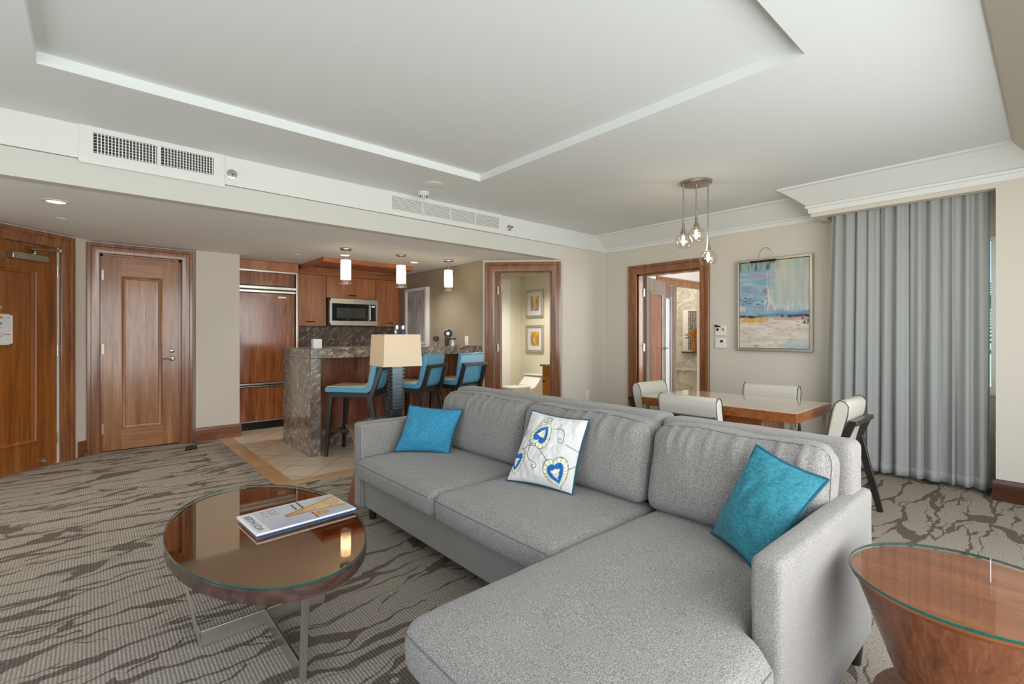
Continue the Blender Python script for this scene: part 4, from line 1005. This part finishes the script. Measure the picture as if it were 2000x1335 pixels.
stems=[[(.12,.40),(.19,.46),(.26,.50),(.38,.51),(.48,.45),(.58,.37),(.67,.31)],[(.26,.50),(.32,.54),(.36,.59)],curl(.28,.50,.44,.29,-.30,-1),curl(.57,.78,.76,.65,.35,-1),curl(.47,.88,.36,.93,-.35,1),curl(.06,.84,.09,.70,-.3,-1),[(.92,.29),(.96,.31),(1,.35)],[(.80,.60),(1,.55)]]
def pat(u,v):
    white=L('d2d0cc')[:3]; best=white
    for cx,cy,s_,rot in ((.42,.71,.172,-.35),(.09,.23,.165,PI+.15),(.785,.18,.182,PI+.40)):
        h_,X,Y=heart(u,v,cx,cy,s_,rot)
        if h_<1.0:
            if h_>.955: return L('3c3a44')[:3]
            if h_>.70:
                an=math.atan2(Y,X); return L('c9bf8e')[:3] if math.sin(an*22)>-.2 else L('efece0')[:3]
            if h_>.64: return L('8fd0d8')[:3]
            if h_<.30*(1+.22*math.cos(math.atan2(Y,X)*8)): return L('e6e2cf')[:3] if h_>.07 else L('5aa9b8')[:3]
            return L('1f5aa6')[:3]
    for p in stems:
        if seg(u,v,p)<.0062: return L('77757c')[:3]
    return best
pillow('throw_pillow','white throw pillow embroidered with blue hearts and grey vines',(1.64,1.90,.447),(1.72,1.515,.449),at(1151,820,2.37),at(1040,801,2.60),.13,M['embroid'],M['teal_pipe'],pat,n=150,group='throw pillows on the sofa',back=M['teal_l'])
# ------------------------------------------------------------------ COFFEE TABLE
CT=thing('coffee_table','oval coffee table with glass over wood top and crossed steel legs','coffee table',(.555,2.187,0))
ea,eb=.343,.616
MB().lathe([(.985,.365),(1,.368),(1,.409),(.995,.411)],(0,0,0),96,ex=ea,ey=eb).build('tabletop',[M['wood_dark']],CT,smooth=True)
MB().lathe([(.985,.4112),(.985,.4122)],(0,0,0),96,ex=ea,ey=eb).build('inlay',M['bronze'],CT,smooth=True)
c=MB(); c.lathe([(1.0,.4155),(1.004,.4165),(1.004,.4205),(1.0,.422)],(0,0,0),96,ex=ea,ey=eb,mi=1,cap=False)
n_=96; c.add([(ea*math.cos(2*PI*i/n_),eb*math.sin(2*PI*i/n_),.422) for i in range(n_)],[tuple(range(n_))],0)
c.build('glass_top',[M['glass_top'],M['glass_edge']],CT,smooth=True)
for nm,(ax,ay),r0,r1 in (('x',(1,0),.232,.30),('y',(0,1),.458,.50)):
    for sg in (-1,1):
        c=MB(); c.beam((ax*r0*sg,ay*r0*sg,0),(ax*r1*sg,ay*r1*sg,.368),.022,.010,up=(ay,ax,0)) if False else c.beam((ax*r0*sg,ay*r0*sg,0.001),(ax*r1*sg,ay*r1*sg,.368),.024,.010,up=(ax,ay,0)); c.build('leg',M['steel'],CT,bevel=.001)
    c=MB(); c.box((-ax*r0-ay*.005,-ay*r0-ax*.005,.002),(ax*r0+ay*.005,ay*r0+ax*.005,.062)); c.build('floor_bar',M['steel'],CT,bevel=.001)
# magazine
mg=thing('magazine','glossy magazine lying on the oval coffee table','magazine',(.685,2.195,.4225),math.radians(3.5))
MW,MH=.205,.132
def cover(u,v):
    # u along X (top of cover at u=0), v along Y
    if u<.02 or u>.985 or v<.03 or v>.97: return L('efecef')[:3]
    if u<.135: return L('dcdcd8')[:3]
    c_=lerp(L('a9b0bd')[:3],L('c7c9cc')[:3],cl(.4+.9*(v-.2)+.3*noise.noise(Vector((u*4,v*4,0)))))
    # fishing boat jetty
    w=.035+.20*cl((u-.36)/.6)**1.3; m_=.46+.12*math.sin((u-.4)*2)
    if u>.36 and abs(v-m_)<w: c_=lerp(L('c58a4e')[:3],L('e0c48e')[:3],cl((u-.36)/.5+.4*noise.noise(Vector((u*9,v*30,2)))))
    elif u>.36 and abs(v-m_)<w+.02: c_=L('6b4a3a')[:3]
    for q,lo,hi in ((.50,.62,.92),(.57,.60,1.0),(.60,.05,.34)):
        if abs(u-q-.03*v)<.010 and lo<v<hi: c_=L('6a4f45')[:3]
    if (u-.68)**2+((v-.22)*.7)**2<.006: c_=lerp(L('b06a35')[:3],L('d8b98a')[:3],cl(.5+noise.noise(Vector((u*60,v*60,1)))))
    if u>.80 and v>.25: c_=lerp(c_,L('b78f5e')[:3],.6*cl(.5+noise.noise(Vector((u*14,v*14,3)))))
    if .17<u<.35 and .60<v<.93 and int(u*110)%3==0 and noise.noise(Vector((int(u*110)*1.7,v*14,0)))>-.2: c_=L('7d828c')[:3]
    return c_
c=MB(); c.box((-MW,-MH,0),(MW,MH,.0075)); c.build('pages',M['paper'],mg,bevel=.001)
gridmesh('cover',M['glossprint'],mg,200,130,lambda u,v:(-MW+2*MW*u,-MH+2*MH*v,.009+.004*math.sin(u*3.0)*v*v*.4),cover,.001)
MB().box((-MW,-MH-.001,-.0),(MW,-MH,.004)).build('spine',plain('blue_spine','3f6fae',.4),mg)
def text(s_,size,mat,parent,name,loc,rot,ext=.0006):
    cu=bpy.data.curves.new(name,'FONT'); cu.body=s_; cu.size=size; cu.extrude=ext; cu.align_x='CENTER'; cu.align_y='CENTER'
    tmp=bpy.data.objects.new(name,cu); COL.objects.link(tmp); bpy.context.view_layer.update()
    me=bpy.data.meshes.new_from_object(tmp.evaluated_get(bpy.context.evaluated_depsgraph_get())); bpy.data.objects.remove(tmp)
    me.materials.clear(); me.materials.append(mat); o=bpy.data.objects.new(name,me); COL.objects.link(o); o.parent=parent; o.location=loc; o.rotation_euler=rot; return o
tt=text('VOYAGER',.056,plain('title_ink','6d7078',.5),mg,'title',(-MW+.030,0,.0100),(0,0,PI/2)); tt.scale=(.80,.62,1)
# ------------------------------------------------------------------ SIDE TABLES, LAMP
def drum(label,loc,r=.26):
    t=thing('side_table',label,'side table',loc,0,'walnut drum side tables')
    k_=r/.26
    MB().lathe([(.150*k_,.285),(.160*k_,.287),(.245*k_,.52),(.256*k_,.533)],n=64).build('drum_top',M['wood_side'],t,smooth=True)
    MB().lathe([(.256*k_,.5335),(.258*k_,.5395)],n=64).build('top_panel',M['wood_side_top'],t,smooth=True)
    c=MB(); c.lathe([(.259*k_,.5435),(.262*k_,.5445),(.262*k_,.5495),(.259*k_,.551)],n=72,mi=1,cap=False); n_=72
    c.add([(.259*k_*math.cos(2*PI*i/n_),.259*k_*math.sin(2*PI*i/n_),.551) for i in range(n_)],[tuple(range(n_))],0); c.build('glass_top',[M['glass_top'],M['glass_edge']],t,smooth=True)
    MB().lathe([(.10*k_,.20),(.10*k_,.29)],n=40).build('neck',M['wood_side'],t,smooth=True)
    MB().lathe([(.25*k_,0),(.252*k_,.004),(.205*k_,.195),(.200*k_,.200)],n=64).build('base_drum',M['wood_side'],t,smooth=True)
    c=MB()
    return t
drum('round walnut hourglass side table with glass top at right edge of view',(1.738,.150,0),.257)
drum('round walnut hourglass side table under lamp behind left sofa arm',(1.655,3.335,0),.265)
lp=thing('table_lamp','table lamp with square linen shade on dark ridged column','table lamp',(1.725,3.275,.552),math.radians(-6))
c=MB(); c.box((-.055,-.055,0),(.055,.055,.02)); c.build('base',M['espresso'],lp,bevel=.003)
c=MB(); c.box((-.036,-.036,.02),(.036,.036,.44))
for i in range(26):
    z=.10+i*.0135; o_=.052 if i%2==0 else .044; c.box((-o_,-o_,z),(o_,o_,z+.008))
c.build('column',metal('gunmetal_ridges','5f6a70',.3),lp,bevel=.001,seg=1)
c=MB(); a0,a1=.148,.138; z0,z1=.425,.658
vs=[(-a0,-a0,z0),(a0,-a0,z0),(a0,a0,z0),(-a0,a0,z0),(-a1,-a1,z1),(a1,-a1,z1),(a1,a1,z1),(-a1,a1,z1)]
c.add(vs,[(0,1,5,4),(1,2,6,5),(2,3,7,6),(3,0,4,7)]); sh=c.build('lamp_shade',M['shade'],lp); sm_=sh.modifiers.new('thickness','SOLIDIFY'); sm_.thickness=.002
c=MB(); c.tube([(0,0,.44),(0,0,.66)],.004,8); c.tube([(-.138,0,.655),(.138,0,.655)],.002,6); c.tube([(0,-.138,.655),(0,.138,.655)],.002,6); c.lathe([(.005,.655),(.010,.67),(.006,.70),(.002,.704)],n=14); c.build('harp_and_finial',M['chrome'],lp,smooth=True)
MB().lathe([(.012,.50),(.028,.54),(.028,.565),(.012,.59)],n=18).build('bulb',M['pendant_glow'],lp,smooth=True)
point('table_lamp_light',(1.725,3.275,.552+.54),15,(1,.78,.48),.03)
# ------------------------------------------------------------------ BAR STOOLS
def stool():
    t=thing('bar_stool','','bar stool',(0,0,0),0,'blue bar stools at the bar')
    w=.205
    # shell : L-profile in yz, extruded in x
    P=[(.235,.635),(.245,.66),(.235,.685),(-.145,.680),(-.185,.70),(-.205,.74),(-.245,.985),(-.262,1.0),(-.285,.995),(-.298,.97),(-.255,.70),(-.232,.655),(-.19,.628)]
    c=MB(); n_=len(P); c.add([(-w,y,z) for y,z in P]+[(w,y,z) for y,z in P],[tuple(range(n_)),tuple(range(2*n_-1,n_-1,-1))]+[(i,(i+1)%n_,n_+(i+1)%n_,n_+i) for i in range(n_)])
    c.build('seat_shell',M['bluelea'],t,bevel=.012,seg=3)
    Q=[(.23,.686),(.228,.694),(-.14,.690),(-.178,.708),(-.197,.742),(-.232,.975),(-.240,.97),(-.206,.74),(-.186,.70),(-.145,.681)]
    c=MB(); n_=len(Q); q=w-.02; c.add([(-q,y,z) for y,z in Q]+[(q,y,z) for y,z in Q],[tuple(range(n_)),tuple(range(2*n_-1,n_-1,-1))]+[(i,(i+1)%n_,n_+(i+1)%n_,n_+i) for i in range(n_)])
    c.build('seat_pad',M['cream'],t)
    for sx in (-1,1):
        c=MB(); c.beam((sx*.185,.185,.625),(sx*.205,.225,0),.044,.048,.030,.032,up=(0,1,0)); c.build('leg',M['espresso'],t,bevel=.003)
        c=MB(); c.beam((sx*.185,-.215,.60),(sx*.205,-.32,0),.044,.056,.030,.034,up=(0,1,0)); c.beam((sx*.185,-.325,.865),(sx*.185,-.222,.57),.036,.034,.044,.05,up=(0,1,0)); c.build('leg',M['espresso'],t,bevel=.003)
        c=MB(); c.box((sx*.185-.02,-.22,.585),(sx*.185+.02,.20,.630)); c.build('seat_rail',M['espresso'],t,bevel=.003)
        c=MB(); c.box((sx*.196-.010,-.28,.24),(sx*.196+.010,.20,.268)); c.build('stretcher',M['espresso'],t,bevel=.002)
    c=MB(); c.box((-.19,.19,.20),(.19,.215,.232)); c.build('footrest',M['espresso'],t,bevel=.003)
    c=MB(); c.box((-.18,.17,.585),(.18,.195,.628)); c.box((-.18,-.235,.585),(.18,-.205,.628)); c.build('seat_frame',M['espresso'],t)
    c=MB(); c.box((-.203,-.345,.85),(.203,-.308,.885)); c.build('back_bar',M['espresso'],t,bevel=.003)
    return t
s0=stool(); s0.location=(2.065,4.765,0); s0.rotation_euler=(0,0,math.radians(44)); s0['label']='blue leather bar stool at the left end of the bar, partly behind lamp'
dup(s0,(2.715,4.755,0),math.radians(28),'blue leather bar stool in the middle, just right of lampshade')
dup(s0,(3.29,4.765,0),math.radians(12),'blue leather bar stool at the right, nearest powder room door')
# ------------------------------------------------------------------ DINING
t=thing('dining_table','rectangular wood dining table with beige glossy top by the curtain','dining table',(3.70,1.64,0))
MB().box((-.355,-.565,.645),(.355,.565,.706)).build('top_frame',M['wood_dining'],t,bevel=.002)
MB().box((-.350,-.560,.706),(.350,.560,.7105)).build('tabletop',M['quartz'],t,bevel=.001)
MB().box((-.20,-.30,.02),(.20,.30,.645)).build('pedestal',M['wood_dining'],t,bevel=.003)
for sx in (-1,1):
    for sy in (-1,1): MB().box((sx*.33-.012,sy*.53-.012,0),(sx*.33+.012,sy*.53+.012,.645)).build('leg',M['steel'],t)
def chair():
    t=thing('dining_chair','','dining chair',(0,0,0),0,'ivory dining chairs round the table')
    w=.215
    # back cushion profile facing +y
    P=[(-.14,.43),(-.135,.50),(-.175,.72),(-.19,.765),(-.215,.785),(-.245,.78),(-.265,.75),(-.262,.70),(-.215,.50),(-.20,.43),(-.17,.415)]
    def loftx(c,P,w,mi=0):
        n_=len(P); c.add([(-w,y,z) for y,z in P]+[(w,y,z) for y,z in P],[tuple(range(n_)),tuple(range(2*n_-1,n_-1,-1))]+[(i,(i+1)%n_,n_+(i+1)%n_,n_+i) for i in range(n_)],mi)
    c=MB(); loftx(c,P,w); bk=c.build('backrest',M['ivory'],t,bevel=.012,seg=3)
    for sx in (-1,1):
        c=MB(); c.tube([(sx*(w+.001),y,z) for y,z in P[:-1]],.0026,6); c.build('piping',M['black'],bk,smooth=True)
    rbox('seat',t,M['ivory'],(-.22,-.17,.40),(.22,.26,.47),.03,(5,5,2))
    for sx in (-1,1):
        c=MB(); c.beam((sx*.20,-.285,.655),(sx*.20,-.222,.50),.026,.040,.028,.046,up=(0,1,0)); c.beam((sx*.20,-.225,.51),(sx*.215,-.345,0),.028,.050,.024,.034,up=(0,1,0)); c.build('leg',M['espresso'],t,bevel=.003)
        c=MB(); c.beam((sx*.20,.20,.41),(sx*.215,.25,0),.030,.040,.024,.030,up=(0,1,0)); c.build('leg',M['espresso'],t,bevel=.003)
        c=MB(); c.box((sx*.20-.013,-.24,.365),(sx*.20+.013,.22,.400)); c.build('seat_rail',M['espresso'],t,bevel=.003)
    MB().box((-.213,-.308,.630),(.213,-.270,.66)).build('back_bar',M['espresso'],t,bevel=.003)
    MB().box((-.20,-.30,.17),(.20,-.278,.195)).build('stretcher',M['espresso'],t,bevel=.002)
    return t
c0=chair(); c0.location=(3.83,1.13,0); c0.rotation_euler=(0,0,0); c0['label']='ivory dining chair at the right table end, in front of curtain'
dup(c0,(3.83,2.22,0),PI,'ivory dining chair at the far left end of the table, before bedroom door')
dup(c0,(3.36,1.69,0),-PI/2,'ivory dining chair on the sofa side of the table, seen from behind')
dup(c0,(4.14,1.60,0),PI/2,'ivory dining chair against the far wall side below the painting')
# ------------------------------------------------------------------ SMALL FLOOR ITEMS
t=thing('door_stop','black rubber wedge door stop on carpet before the closet','door stop',(.80,6.0,0),math.radians(20))
c=MB(); c.add([(-.05,-.03,0),(.05,-.03,0),(.05,.03,0),(-.05,.03,0),(-.03,-.02,.045),(.045,-.025,.05),(.045,.025,.05),(-.03,.02,.045)],[(0,3,2,1),(4,5,6,7),(0,1,5,4),(1,2,6,5),(2,3,7,6),(3,0,4,7)]); c.build('wedge',M['darkgrey'],t,bevel=.004)
t=thing('floor_bumper','small chrome door bumper post standing beside the entry baseboard','door bumper',(-.03,6.33,0))
MB().lathe([(.02,0),(.02,.006),(.011,.010),(.011,.06),(.013,.065)],n=18).build('post',M['chrome'],t,smooth=True)
MB().lathe([(.014,0),(.014,.02)],n=16,mat=Matrix.Translation((0,0,.055))@Matrix.Rotation(PI/2,4,'Y')).build('rubber_tip',M['black'],t,smooth=True)
